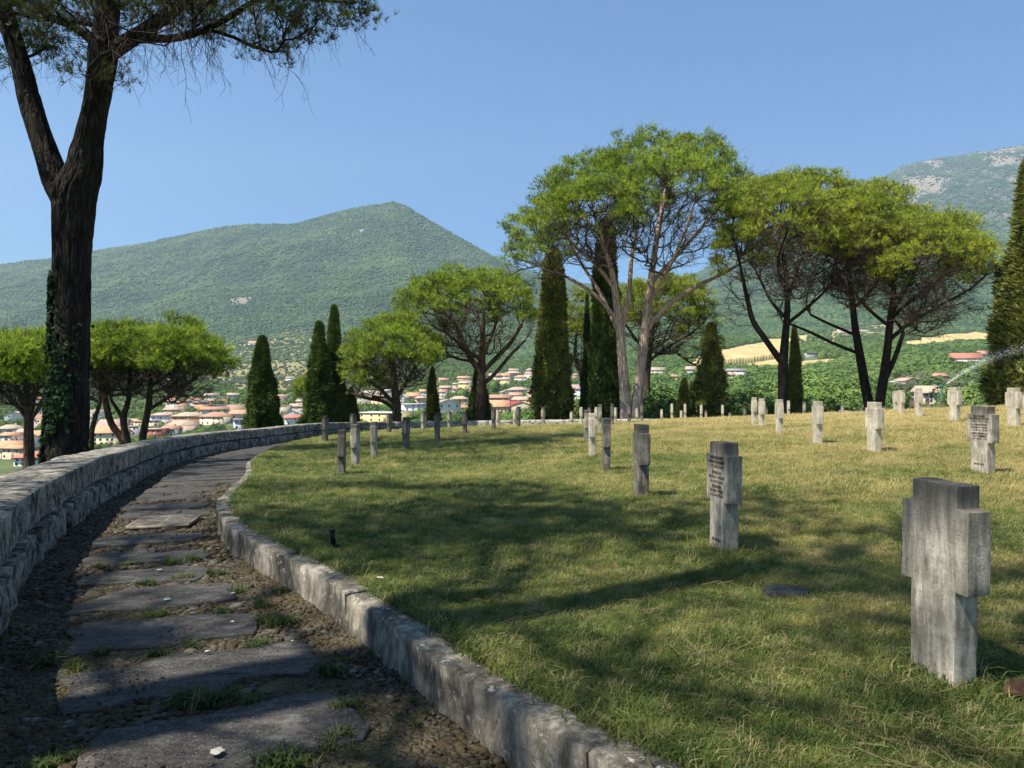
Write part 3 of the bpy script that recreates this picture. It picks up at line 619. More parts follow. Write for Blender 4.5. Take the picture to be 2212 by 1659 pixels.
def house(x0, x1, yr, ye, yb, wc, rc, kind, label, rows=2, cols=4, yaw=None, d=None, extra=None):
    xc = (x0+x1)/2; d = d or pix_depth(xc, yb); w = (x1-x0)/F*d; hw = max(2.4, (yb-ye)/F*d); hr = max(0.0, (ye-yr)/F*d)
    dep = min(max(w*.75, 7), 13); yaw = rr.uniform(-.35, .35) if yaw is None else yaw
    z0 = EYE-(yb-CY)/F*d; c = Vector(((xc-CX)/F*d, d+dep*.4, z0)); w = w/(math.cos(yaw)+.35*abs(math.sin(yaw)))
    e_ = empty('house', c, yaw); tag(e_, label, 'house', None); HOUSES.append((c.x, c.y, max(w, dep)*.62))
    y1, y2 = -dep/2, dep/2; a = w/2
    if kind == 'gablefront':      # gable faces the viewer
        m_ = MB(); m_.add([(-a,y1,-6),(a,y1,-6),(a,y1,hw),(0,y1,hw+hr),(-a,y1,hw),(-a,y2,-6),(a,y2,-6),(a,y2,hw),(0,y2,hw+hr),(-a,y2,hw)], [(0,1,2,3,4),(9,8,7,6,5),(0,5,6,1),(1,6,7,2),(0,4,9,5)])
        link('wall', m_.mesh('wall'), M['wall_'+wc], e_)
        m_ = MB(); o_ = .55; th = .22
        for sg in (-1, 1):
            ex = a+o_; ez = hw-hr*o_/a; v = [(0,y1-o_,hw+hr+.02),(sg*ex,y1-o_,ez+.02),(sg*ex,y2+o_,ez+.02),(0,y2+o_,hw+hr+.02)]
            m_.add(v+[(p[0], p[1], p[2]+th) for p in v], [(0,1,2,3),(7,6,5,4),(0,4,5,1),(1,5,6,2),(2,6,7,3),(3,7,4,0)])
        rf = link('roof', m_.mesh('roof'), M['roof_'+rc], e_)
    elif kind in ('gable', 'hip'):
        m_ = MB(); ins = 0 if kind == 'gable' else min(a*.55, dep*.45)
        if kind == 'gable': m_.add([(-a,y1,-6),(a,y1,-6),(a,y1,hw),(-a,y1,hw),(-a,y2,-6),(a,y2,-6),(a,y2,hw),(-a,y2,hw),(-a,0,hw+hr),(a,0,hw+hr)], [(0,1,2,3),(5,4,7,6),(0,3,8,7,4),(1,5,6,9,2),(3,2,9,8),(7,8,9,6)])
        else: m_.box((0, 0, (hw-6)/2), (w, dep, hw+6))
        link('wall', m_.mesh('wall'), M['wall_'+wc], e_)
        o_ = .6; th = .22; m_ = MB(); sl_ = hr/(dep/2); ez = hw-sl_*o_*(kind == 'gable'); A = a+o_; B1, B2 = y1-o_, y2+o_; rx = a+o_*.6-ins if kind == 'gable' else a-ins
        for dz in (.03, .03+th):
            m_.v += [(-A,B1,ez+dz),(A,B1,ez+dz),(A,B2,ez+dz),(-A,B2,ez+dz),(-rx,0,hw+hr+dz),(rx,0,hw+hr+dz)]
        m_.f += [(6,7,11,10),(7,8,11),(8,9,10,11),(9,6,10),(0,4,5,1),(1,5,2),(2,5,4,3),(3,4,0),(0,1,7,6),(1,2,8,7),(2,3,9,8),(3,0,6,9)]
        rf = link('roof', m_.mesh('roof'), M['roof_'+rc], e_)
    else:
        m_ = MB(); m_.box((0, 0, (hw-6)/2), (w, dep, hw+6)); link('wall', m_.mesh('wall'), M['wall_'+wc], e_)
        m_ = MB(); m_.box((0, 0, hw+.14), (w+.7, dep+.7, .28)); rf = link('roof', m_.mesh('roof'), M['roof_'+rc], e_)
    if kind != 'flat' and hr > .8 and (x1-x0) > 22:
        m_ = MB(); m_.box((w*.2, .8, hw+hr*.9), (.7, .7, 1.6)); m_.box((w*.2, .8, hw+hr*.9+.85), (.95, .95, .15)); link('chimney', m_.mesh('chimney'), M['wall_'+wc], rf)
    if (x1-x0) > 13:
        ww, wh = (.8, 1.1) if hw > 4 else (.7, .8)
        for r_ in range(rows):
            for c_ in range(cols):
                zz = hw*(r_+.55)/rows; xx = -a+w*(c_+.5)/cols+rr.uniform(-.25, .25)
                if rr.random() < .22: continue
                link('window', winmesh(ww, wh), None, e_, (xx, y1-.03, zz))
            o_ = link('window', winmesh(ww, wh), None, e_, (a*(-1 if yaw < 0 else 1)*1.0, y1+dep*.4, hw*(r_+.55)/rows), math.pi/2); 
        m_ = MB(); m_.box((0, 0, 0), (1.1, .14, 2.1)); dr_ = link('door', m_.mesh('door'), M['roof_brown'], e_, (w*.12, y1-.035, 1.05))
    return e_
Hs = [
 (-6,36,921,929,937,'white','tan','hip','small white house with tan hipped roof at the left edge, farthest back'),
 (-2,32,936,941,953,'white','orange','gable','white house with pale orange roof left of the forked pine trunk'),
 (33,97,933,945,983,'white','orange','gablefront','big white gabled house between the forked pine and the ivy trunk'),
 (-14,44,955,966,990,'peach','orange','gable','beige house with bright orange roof at the bottom left edge'),
 (6,57,965,969,992,'beige','orange','gable','low grey beige house with orange eaves in front of the white gabled house'),
 (32,94,984,995,1006,'white','red','hip','nearest house, only its bright red roof shows above the wall'),
 (35,58,928,934,946,'cream','tan','gable','tan roofed house behind the big white gabled house'),
 (201,262,923,935,963,'paleyellow','orange','gable','pale yellow house with wide orange tan roof and square windows'),
 (210,262,908,920,931,'pink','pinkish','gable','dusty pink roofed house just behind the pale yellow house'),
 (273,293,908,914,921,'mauve','pinkish','gablefront','little mauve gabled house between two pine trunks'),
 (272,305,920,922,940,'mauve','grey','flat','flat roofed mauve block between the two pine trunks'),
 (290,312,904,911,922,'yellow','orange','flat','bright yellow orange building left of the leaning pine trunk'),
 (321,344,905,909,921,'beige','tan','flat','flat roofed beige block below the long white house'),
 (324,367,893,898,920,'white','pinkish','hip','tall blank white house with pink roof left of the orange block'),
 (314,350,925,928,944,'redbrown','pinkish','flat','dark red house with flat pinkish roof and one pale window'),
 (349,379,921,927,940,'grey','terracotta','gable','grey white shed with terracotta roof beside the dark red house'),
 (356,389,861,867,879,'cream','orange','hip','cream house with orange hipped roof above the small cypress hedge'),
 (366,392,868,871,879,'white','tan','gable','white house right under the orange hipped roof'),
 (384,402,872,877,884,'white','orange','gable','tiny white house with orange roof beside the hillside pink one'),
 (418,451,865,870,884,'salmon','grey','hip','salmon pink house with grey hipped roof on the slope'),
 (403,430,860,866,879,'white','terracotta','gable','white house with terracotta roof behind the salmon pink one'),
 (427,452,839,844,857,'white','pinkish','hip','white two storey house high on the slope beside the round dark tree'),
 (459,486,865,869,873,'beige','red','gable','low red roof among the trees below the round dark tree'),
 (457,483,873,876,881,'white','grey','flat','low white house behind the long cream building'),
 (428,487,880,885,899,'cream','terracotta','gable','long cream building with terracotta roof above the orange block'),
 (484,525,876,885,893,'white','brown','gable','white house with brown roof right of the long cream building'),
 (496,537,887,894,903,'white','orange','gable','white house with orange roof just left of the lone cypress'),
 (373,432,892,900,919,'salmon','tan','hip','orange three storey block with tan hipped roof'),
 (366,387,894,898,911,'peach','orange','flat','peach house squeezed behind the orange block'),
 (433,492,892,901,918,'cream','terracotta','hip','cream two storey block with terracotta hipped roof'),
 (500,536,906,907,928,'lavender','grey','flat','lavender flat roofed house beside the lone cypress'),
 (491,530,898,905,914,'grey','dark','gable','house with dark solar panels on its roof behind the lavender one'),
 (611,657,898,903,917,'white','red','gable','white house with red roof between the cypresses'),
 (610,657,886,895,904,'white','grey','gablefront','white house with grey roof behind the red roofed one'),
 (597,624,874,877,894,'beige','terracotta','flat','tall beige house right of the lone cypress'),
 (624,657,873,878,888,'pink','tan','gable','pinkish house with tan roof left of the twin cypress'),
 (641,660,862,867,874,'cream','tan','gable','highest tan roof left of the twin cypress'),
 (540,553,838,847,854,'cream','orange','gable','orange roofed cottage alone on the scrubby slope'),
 (361,376,811,815,829,'pink','pinkish','flat','pink tower house high up behind the pine crown'),
 (380,406,838,844,851,'pink','pinkish','gable','pink house half hidden by the pine branches on the slope'),
 (535,561,737,741,747,'grey','orange','gable','farmhouse with orange roof highest on the left hillside'),
 (354,392,881,887,892,'peach','tan','gable','long low peach house behind the row of tiny cypresses'),
 (776,884,892,893,912,'yellow','white','flat','long low yellow school like building right behind the wall'),
 (795,835,900,908,913,'salmon','terracotta','hip','terracotta hipped roof in front of the yellow building'),
 (773,830,851,858,874,'cream','tan','gablefront','large cream hall with tan roof seen through the pine limbs'),
 (803,832,859,862,875,'peach','pinkish','gable','peach annexe beside the large cream hall'),
 (776,834,845,849,854,'pink','pinkish','gable','long row of pinkish roofs above the cream hall'),
 (877,908,849,856,863,'peach','orange','gable','wide orange roof between the pine and the small cypress'),
 (864,881,853,860,873,'white','tan','gablefront','narrow white gabled house right of the pine trunk'),
 (906,921,842,846,857,'white','orange','gable','small white house directly left of the small cypress'),
 (896,919,857,861,875,'peach','tan','hip','peach villa with tan roof above the long white block'),
 (865,919,873,874,887,'white','white','flat','long flat roofed white block'),
 (946,957,858,862,876,'white','tan','gable','sliver of white house right of the small cypress'),
 (972,1011,857,863,877,'peach','tan','hip','peach villa with tan hipped roof and three tall windows'),
 (968,1009,876,881,892,'salmon','orange','gable','bright orange roof under the peach villa'),
 (991,1017,823,828,840,'yellow','tan','gable','yellow two storey house high in the village'),
 (977,995,838,841,848,'white','red','gable','small white house with red roof below the yellow one'),
 (997,1017,839,846,857,'white','orange','gable','white house with orange roof left of the large pine trunk'),
 (949,976,834,838,843,'beige','pinkish','gable','low beige house in the upper village row'),
 (949,965,842,847,855,'white','terracotta','gable','small white house with terracotta roof in the upper village'),
 (978,992,828,830,837,'cream','pinkish','gable','tiny cream house touching the yellow one'),
 (947,968,817,821,825,'pink','orange','gable','orange roof at the top edge of the village left'),
 (988,1015,813,817,821,'pink','orange','gable','two joined orange roofs above the yellow house'),
 (1056,1081,807,812,821,'beige','pinkish','gable','beige house high right of the large pine trunk'),
 (1077,1102,807,812,819,'white','orange','gable','white house with orange roof high on the village slope'),
 (1081,1102,817,820,830,'yellow','tan','gable','little yellow house below the white one on the slope'),
 (1068,1082,818,821,830,'lavender','tan','gable','lavender house joined to the little yellow one'),
 (1050,1070,821,824,831,'mauve','pinkish','gable','mauve house just right of the large pine trunk'),
 (1111,1139,811,816,822,'white','orange','hip','white house with orange hipped roof left of the tall cypress'),
 (1091,1126,802,807,812,'beige','tan','hip','wide beige hipped roof near the top of the village'),
 (1099,1121,797,800,804,'white','tan','gable','topmost pale house of the village'),
 (1136,1155,796,801,806,'grey','grey','hip','grey green house at the top right of the village'),
 (1096,1141,837,843,849,'cream','pinkish','hip','wide cream villa with pinkish hipped roof'),
 (1080,1108,843,848,857,'white','tan','gablefront','white house with two gables below the wide villa'),
 (1100,1128,849,854,863,'white','orange','gable','white house with small orange roof in the middle of the slope'),
 (1056,1102,854,860,867,'brown','terracotta','gable','brown house with terracotta roof right of the large pine trunk'),
 (1109,1153,858,864,883,'white','tan','gable','large white house with balconies left of the tall cypress'),
 (1056,1100,866,878,892,'peach','orange','gable','broad orange roof near the far wall'),
 (1094,1131,868,877,891,'cream','crimson','gable','crimson and cream house near the far wall'),
 (1217,1264,832,840,866,'white','pinkish','gable','white house between the two tall cypresses'),
 (1388,1441,794,800,808,'white','tan','gable','long white farmhouse right of the big double pine'),
 (1483,1504,792,798,809,'white','pinkish','gable','square white house left of the bushy cypress'),
 (1565,1614,797,801,813,'white','grey','gable','long white house at the foot of the golden field'),
 (1569,1589,806,810,820,'white','orange','gable','small house with orange roof below the long white one'),
 (1448,1473,810,814,822,'yellow','brown','gable','yellow house with brown roof behind the pine boughs'),
 (1384,1402,812,818,830,'yellow','red','gable','yellow and red house beside the double pine trunk'),
 (1650,1682,854,863,874,'white','terracotta','gable','white house with terracotta roof left of the dark forked pine'),
 (1654,1676,884,888,894,'brown','red','gable','low red roof behind the gravestones left of the dark pine'),
 (1733,1768,758,763,773,'grey','tan','flat','grey open villa among the olive terraces'),
 (1811,1842,707,711,721,'beige','grey','flat','unfinished pale building high on the terraces'),
 (1857,1879,709,712,718,'beige','grey','flat','small unfinished building at the top of the terraces'),
 (1943,1987,816,823,835,'pink','tan','gablefront','pale pink gabled house in the green meadow'),
 (1924,1941,829,832,836,'white','white','gable','tiny white hut left of the pale pink house'),
 (2020,2052,809,815,820,'brown','terracotta','gable','low barn with terracotta roof behind the water jet'),
 (2060,2124,763,774,783,'white','red','gable','long white house with red roof above the woods'),
 (2113,2140,758,765,773,'white','terracotta','gable','white house next to the tall cypress at the right'),
 (1990,2052,835,848,882,'beige','tan','gable','big beige house with tan roof, left half, behind the sprinkler'),
 (2046,2090,837,848,882,'grey','tan','gablefront','grey gabled house right behind the sprinkler tripod'),
 (1934,1976,856,862,883,'salmon','red','flat','open shed with red roof left of the big beige house'),
 (1914,1945,864,871,883,'white','grey','gable','white outbuilding left of the open red shed'),
 (2111,2152,869,870,877,'white','white','flat','long white greenhouse right of the sprinkler'),
]
for h_ in Hs:
    x0, x1, yr, ye, yb, wc, rc, kd, lb = h_; wpx = x1-x0; rows = 1 if (yb-ye) < 9 else (2 if (yb-ye) < 24 else 3)
    house(x0, x1, yr, ye, yb, wc, rc, kd, lb, rows=rows, cols=max(2, min(5, int(wpx/12))))
nm_ = 0
while nm_ < 44:
    x = rr.choice([rr.uniform(10, 620), rr.uniform(610, 1260)]); yb = rr.uniform(858, 935) if x < 560 else rr.uniform(812, 900)
    if any(h_[0]-3 < x < h_[1]+3 and h_[2]-3 < yb < h_[4]+3 for h_ in Hs): continue
    d = pix_depth(x, yb); w_ = rr.uniform(9, 16)/d*F; h_e = rr.uniform(3.2, 6.5)/d*F; wc = rr.choice(['white', 'white', 'cream', 'pink', 'beige', 'peach', 'grey']); rc = rr.choice(['tan', 'terracotta', 'pinkish', 'orange', 'tan'])
    e_ = house(x-w_/2, x+w_/2, yb-h_e-1.8/d*F, yb-h_e, yb, wc, rc, rr.choice(['gable', 'gable', 'gablefront']), 'small far village house among many alike', rows=1 if h_e/F*d < 4.5 else 2, cols=rr.choice([2, 3]), yaw=rr.uniform(-.9, .9), d=d)
    e_['group'] = 'small far houses filling the village'; e_['label'] = 'small %s village house with %s roof packed among others' % ({'white': 'white', 'cream': 'cream', 'pink': 'pinkish', 'beige': 'beige', 'peach': 'peach', 'grey': 'grey'}[wc], rc); nm_ += 1
HP = np.array(HOUSES)

# ---------------------------------------------------------------- woods
def tree_clump(name, seed, n, leaf):
    "leafy crown: shell of leaf clumps round an uneven core"
    r_ = np.random.default_rng(seed); v0, f0 = ico(2, seed, .35, 1.2, (.88, .88, .72)); v0 = v0*.86; v0[:, 2] += .62
    dirs = r_.normal(size=(n, 3)); dirs /= np.linalg.norm(dirs, axis=1)[:, None]; dirs = dirs[dirs[:, 2] > -.75]; n = len(dirs)
    rad = (1+.38*fbm(dirs*1.7+seed*5, 3))*r_.uniform(.86, 1.06, n); c = dirs*rad[:, None]*np.array([.95, .95, .8]); c[:, 2] += .62
    a = r_.normal(size=(n, 3)); a = np.cross(a, dirs); a /= np.linalg.norm(a, axis=1)[:, None]+1e-6; b = np.cross(dirs, a)+dirs*.5; s_ = leaf*r_.uniform(.6, 1.3, n)[:, None]
    v = np.stack([c-a*s_, c+b*s_, c+a*s_, c-b*s_], 1).reshape(-1, 3); f = np.arange(n*4).reshape(-1, 4)
    V = np.vstack([v0, v]); Fs = [tuple(q) for q in f0]+[tuple(q+len(v0)) for q in f]; return mesh(name, V, Fs)
bushv = [tree_clump('bush', 90+k, 3000, .042) for k in range(3)]
farv = []
for k in range(4):
    v, f = ico(1 if k < 2 else 2, 40+k, .55, 1.7, (1, 1, .95)); v[:, 2] += .45; farv.append(mesh('far_tree', v, f, False))
midv = [tree_clump('mid_tree', 60+k, 520, .11) for k in range(4)]; olv = [tree_clump('olive_tree', 80+k, 300, .13) for k in range(3)]
def sample_land(n, d0, d1, pw=2.):
    d = (rng.random(n)*(d1**pw-d0**pw)+d0**pw)**(1/pw); u = rng.uniform(-.84, .84, n); return u*d, d
def away_houses(X, Y, k=1.):
    m = np.ones(len(X), bool)
    for hx, hy, hr in HOUSES: m &= ((X-hx)**2+(Y-hy)**2) > (hr*k)**2
    return m
# far mountain woods
X, Y = sample_land(520000, 1500, 6400); keep = Y < np.interp(CX+F*X/Y, RD[:, 0], RD[:, 1])+60; X, Y = X[keep], Y[keep]; Z = terr(X, Y); x_, y_ = pic(X, Y, Z); c_ = fieldmask(x_, y_, Y, X, Y)
p_ = np.select([c_ == 0, c_ == 1, c_ == 2, c_ == 3, c_ == 4, c_ == 7], [1., 0., .1, .12, .25, .6], .3); keep = rng.random(len(X)) < p_; X, Y, Z = X[keep], Y[keep], Z[keep]; n_ = len(X)
print('far trees', n_)
scatter('mountain_forest', np.c_[X, Y, Z-1.5], rng.uniform(3.0, 6.8, n_)*np.interp(Y, [1500, 4000], [.85, 1.25]), np.c_[np.zeros(n_), np.zeros(n_), rng.uniform(0, 6.3, n_)], rng.integers(0, 4, n_), farv, 'forest_far', label='dense green forest covering the mountain slopes', cat='forest')
# woods and gardens of the valley
X, Y = sample_land(60000, 105, 1500, 1.6); Z = terr(X, Y); x_, y_ = pic(X, Y, Z); c_ = fieldmask(x_, y_, Y, X, Y)
town = ((x_ < 560) & (y_ > 858)) | ((x_ > 560) & (x_ < 1300) & (y_ > 800))
vis = y_ < 1005
dens = fbm(np.stack([X/38, Y/38, 0*X+7], -1), 3)
p_ = np.where(c_ == 1, 0, np.where(c_ == 2, .12, np.where(c_ == 4, .0, np.where(c_ == 6, .04, np.where(town, np.where(dens > .05, .6, .14), .62))))); 
keep = (rng.random(len(X)) < p_) & vis & away_houses(X, Y, 1.25); 
# keep the view on the houses open
sz = rng.uniform(2.8, 6.2, len(X))*np.where((x_ < 1300) , .5, 1.0); ytop_ = pic(X, Y, Z+1.35*sz)[1]
for h_, H3 in zip(Hs, HOUSES): keep &= ~((x_ > h_[0]-5) & (x_ < h_[1]+5) & (Y < H3[1]) & (ytop_ < h_[4]-(h_[4]-h_[3])*.3))
X, Y, Z = X[keep], Y[keep], Z[keep]; x_ = x_[keep]; sz = sz[keep]; n_ = len(X)
scatter('valley_woods', np.c_[X, Y, Z-.6], sz, np.c_[np.zeros(n_), np.zeros(n_), rng.uniform(0, 6.3, n_)], np.where(Y < 330, rng.integers(4, 7, n_), rng.integers(0, 4, n_)), midv+bushv, 'forest_mid', label='bushy green woods and garden trees across the valley', cat='woods')
X, Y = sample_land(60000, 230, 2600, 1.6); Z = terr(X, Y); x_, y_ = pic(X, Y, Z); c_ = fieldmask(x_, y_, Y, X, Y)
p_ = np.where(c_ == 4, .55, np.where(c_ == 6, .8, np.where(c_ == 2, .35, 0))); keep = (rng.random(len(X)) < p_) & away_houses(X, Y, 1.3); X, Y, Z = X[keep], Y[keep], Z[keep]; n_ = len(X)
scatter('olive_grove', np.c_[X, Y, Z-.3], rng.uniform(1.6, 3.6, n_), np.c_[np.zeros(n_), np.zeros(n_), rng.uniform(0, 6.3, n_)], rng.integers(0, 3, n_), olv, 'olive_mid', label='pale olive trees and scrub dotted over dry slopes', cat='olive grove')
# bushes on the bank just beyond the wall
X = rng.uniform(-34, 60, 1500); Y = rng.uniform(56, 120, 1500); Z = terr(X, Y); x_, y_ = pic(X, Y, Z+1.5); keep = ((x_ > 1180) | ((x_ > 900) & (x_ < 1200) & (Y < 100) & (rng.random(1500) < .4)) | ((x_>380)&(x_<500)&(Y>90)&(Z>-40))) & (rng.random(1500) < .55)
X, Y, Z = X[keep], Y[keep], Z[keep]; x_ = x_[keep]; n_ = len(X)
yt_ = np.interp(x_, [380, 900, 1180, 1260, 1400, 1480, 1560, 1700, 1760, 1850, 1900, 2200, 2400], [950, 902, 880, 872, 852, 862, 852, 852, 846, 864, 890, 890, 880])+rng.uniform(-6, 22, n_)
zt = EYE-(yt_-CY)/F*Y; s_ = np.clip((zt-Z)/1.4, .3, 5.0); ok = zt > Z+.5; yt2 = pic(X, Y, Z+1.4*s_)[1]
for h_ in Hs:
    if h_[4] > 850: ok &= ~((x_ > h_[0]-5) & (x_ < h_[1]+5) & (yt2 < h_[4]-3))
scatter('bank_bushes', np.c_[X, Y, Z-.2][ok], s_[ok], np.c_[np.zeros(n_), np.zeros(n_), rng.uniform(0, 6.3, n_)][ok], rng.integers(0, 3, n_)[ok], bushv, 'forest_mid', label='light green bushes growing on the bank behind the far wall', cat='bushes')
# single trees one can point at
for x, yb, hpx, wd, lb in ((436, 862, 34, 46, 'large round dark tree on the slope above the village'), (470, 880, 17, 26, 'light green garden tree left of the brown roofed house'), (1000, 862, 22, 30, 'round green tree between the peach villa and the orange roofed house'),
   (1068, 848, 26, 26, 'bushy green tree right beside the large pine trunk'), (1012, 905, 22, 34, 'light green shrub at the foot of the village')):
    d = pix_depth(x, yb); o = empty('garden_tree', wp(x, yb, d)); tag(o, lb, 'tree')
    me = midv[int(x) % 4].copy(); s_ = hpx/F*d/1.4; w_ = wd/F*d/1.9
    c = link('crown', me, M['forest_mid'], o); c.scale = (w_, w_, s_)
    m_ = MB(); m_.tube([(0, 0, -1), (0.05, 0, s_*.3), (.1, .05, s_*.7)], [s_*.08, s_*.06, s_*.03], 7); link('trunk', m_.mesh('trunk'), M['bark_brown'], o)
# ================================================================ umbrella pines
def tri_prisms(P0, P1, P2, r0, r1, r2=None):
    "many thin three sided twigs at once"
    n = len(P0); r2 = r0*.25 if r2 is None else r2
    T = P2-P0; T /= np.linalg.norm(T, axis=1)[:, None]+1e-9; ref = np.where(np.abs(T[:, 2:3]) < .9, np.array([[0, 0, 1.]]), np.array([[1., 0, 0]]))
    U = np.cross(T, ref); U /= np.linalg.norm(U, axis=1)[:, None]+1e-9; V = np.cross(T, U); out = []
    for P, r_ in ((P0, r0), (P1, r1), (P2, r2)):
        for k in range(3):
            a = k*2*math.pi/3; out.append(P+(U*math.cos(a)+V*math.sin(a))*np.asarray(r_)[:, None])
    v = np.stack(out, 1).reshape(-1, 3); b = np.arange(n)[:, None, None]*9; tri = []
    for s_ in (0, 3):
        for k in range(3): tri.append([s_+k, s_+(k+1) % 3, s_+3+(k+1) % 3, s_+3+k])
    return v, (b+np.array(tri)[None]).reshape(-1, 4)
def tufts(C, A, K, ln, w, r_, spread=.9):
    n = len(C); d = A[:, None, :]+r_.normal(size=(n, K, 3))*spread*.62; d /= np.linalg.norm(d, axis=2)[..., None]+1e-9
    s_ = np.cross(d, r_.normal(size=(n, K, 3))); s_ /= np.linalg.norm(s_, axis=2)[..., None]+1e-9; L = ln*r_.uniform(.65, 1.15, (n, K, 1)); ww = w*r_.uniform(.7, 1.3, (n, K, 1))
    c = C[:, None, :]+d*L*.08; v = np.stack([c-s_*ww*.5, c+s_*ww*.5, c+d*L], 2).reshape(-1, 3)
    tint = np.repeat(r_.random(n), K*3); return v, np.arange(n*K*3).reshape(-1, 3), tint
def rs(P, step):
    P = np.asarray(P, float); d = np.r_[0, np.cumsum(np.linalg.norm(np.diff(P[:, :3], axis=0), axis=1))]; n = max(3, int(d[-1]/step)+1)
    s = np.linspace(0, d[-1], n); k = np.clip(np.searchsorted(d, s, 'right')-1, 0, len(P)-2); t = ((s-d[k])/(d[k+1]-d[k]+1e-9))[:, None]
    Pe = np.vstack([2*P[0]-P[1], P, 2*P[-1]-P[-2]]); p0, p1, p2, p3 = Pe[k], Pe[k+1], Pe[k+2], Pe[k+3]
    return .5*((2*p1)+(-p0+p2)*t+(2*p0-5*p1+4*p2-p3)*t*t+(-p0+3*p1-3*p2+p3)*t**3)
def pine(label, d, trunks, lobes, seed, barkm='bark_brown', need='needles_green', nt=230, K=9, tn=20, ln=.27, w=.034, cr=.55, twig=1.0, hang=0., group=None, attach_above=None, base_z=None, nside=8, bare=1.0, fullw=1.0, deep=1.0):
    r_ = np.random.default_rng(seed); TR = []
    for tr in trunks:
        P = []
        for q in tr:
            dd = q[3] if len(q) > 3 else 0; p = wp(q[0], q[1], d+dd); P.append((p.x, p.y, p.z, max(q[2], 1.2)/F*(d+dd)*.5))
        TR.append(rs(P, .35))
    base = TR[0][0, :3].copy()
    if base_z is not None and base[2] > base_z:      # carry the trunk down to the ground
        for j, T_ in enumerate(TR):
            if abs(T_[0, 2]-base[2]) < .8 and j == 0 or (j > 0 and T_[0, 2] < base[2]+.3): TR[j] = np.vstack([[[T_[0, 0], T_[0, 1], base_z, T_[0, 3]*1.2]], T_])
        base = TR[0][0, :3].copy()
    nt = int(nt*(1.6 if d > 20 else 1.5)); ob = empty('umbrella_pine', base); tag(ob, label, 'pine tree', group)
    V = []; Q = []; nv = 0
    for T_ in TR:
        v, q = tube_np(T_[:, :3], T_[:, 3], nside); v = v+ .06*np.repeat(T_[:, 3], nside)[:, None]*fbm(v*2.3+seed, 3)[:, None]; V.append(v); Q.append(q+nv); nv += len(v)
    link('trunk', mesh('trunk', np.vstack(V)-base, np.vstack(Q), True), M[barkm], ob)
    # crown targets
    LB = []
    for l in lobes:
        dd = l[4] if len(l) > 4 else r_.uniform(-1, 1)*l[2]/F*d*.55; full = len(l) > 5 and l[5]; p = wp(l[0], l[1], d+dd); rx = l[2]/F*d; rz = l[3]/F*d
        if not full: p.z -= rz*.33*deep; rz *= 1+.36*deep
        LB.append((p.x, p.y, p.z, rx, rx*(1.0 if not full else .8), rz, full))
    LBa = np.array([l[:6] for l in LB]); area = LBa[:, 3]*LBa[:, 4]; area = area*np.where([l[6] for l in LB], fullw, 1.0); cnt = np.maximum(4, (nt*area/area.sum()).astype(int)); T = []
    for l, n in zip(LB, cnt):
        dv = r_.normal(size=(n*3, 3)); dv /= np.linalg.norm(dv, axis=1)[:, None]
        if not l[6]: dv = dv[(dv[:, 2] > -.36)]
        dv = dv[:n]; rad = r_.uniform(.66, 1.0, len(dv))**.7*(1+.17*fbm(dv*2.2+seed+l[0], 3)) if not l[6] else r_.uniform(.3, 1., len(dv)); T.append(np.array(l[:3])+dv*rad[:, None]*np.array(l[3:6]))
    T = np.vstack(T); BT = []
    for l, n in zip(LB, cnt):
        if l[6]: continue
        n = int(n*1.3*bare); zz = r_.uniform(-1.25-.5*hang, .2, n); aa = r_.uniform(0, 6.283, n); q_ = np.sqrt(r_.uniform(.05, 1, n))*(1-.42*np.maximum(0, -zz)); BT.append(np.array(l[:3])+np.c_[np.cos(aa)*q_, np.sin(aa)*q_, zz]*np.array(l[3:6]))
    keep = np.ones(len(T), bool)
    for l in LB:
        q = ((T-np.array(l[:3]))/np.array(l[3:6])); keep &= ~((np.linalg.norm(q, axis=1) < .66) & (T[:, 2] < l[2]+l[5]*.5))
    T = T[keep]; nleaf = len(T); T0 = T; T = np.vstack([T]+BT) if BT else T
    nodes = []; dirs = []; plen = []; par = []; cntn = []
    az_ = attach_above if attach_above is not None else None
    for j, T_ in enumerate(TR):
        st = int(len(T_)*(.55 if j == 0 else .12))
        tg = np.gradient(T_[:, :3], axis=0); tg /= np.linalg.norm(tg, axis=1)[:, None]
        for i in range(st, len(T_)):
            if az_ is not None and T_[i, 2] < EYE-(az_-CY)/F*d: continue
            nodes.append(T_[i, :3]); dirs.append(tg[i]); plen.append(0); par.append(-1); cntn.append(1)
    fork = np.mean([n for n in nodes], 0); fork[2] = min(n[2] for n in nodes)
    order_ = np.argsort(np.linalg.norm((T-fork)*np.array([1, 1, .6]), axis=1)); paths = []
    NA = np.zeros((90000, 3)); nn = len(nodes); NA[:nn] = nodes; PL = np.zeros(90000); DR = np.zeros((90000, 3)); DR[:nn] = dirs; PR = -np.ones(90000, int)
    tips = []
    acc = 0
    for j, T_ in enumerate(TR):
        tips.append(T_[-1, :3])
    pre = []
    for tp in tips:
        dd_ = np.linalg.norm((T0-tp)*np.array([1, 1, .8]), axis=1)+1.5*np.maximum(0, tp[2]-T0[:, 2]); pre += [(int(k_), tp) for k_ in np.argsort(dd_)[:7]]
    seen = set(k_ for k_, _ in pre); seq = [(k_, tp) for k_, tp in pre]+[(int(k_), None) for k_ in order_ if int(k_) not in seen]
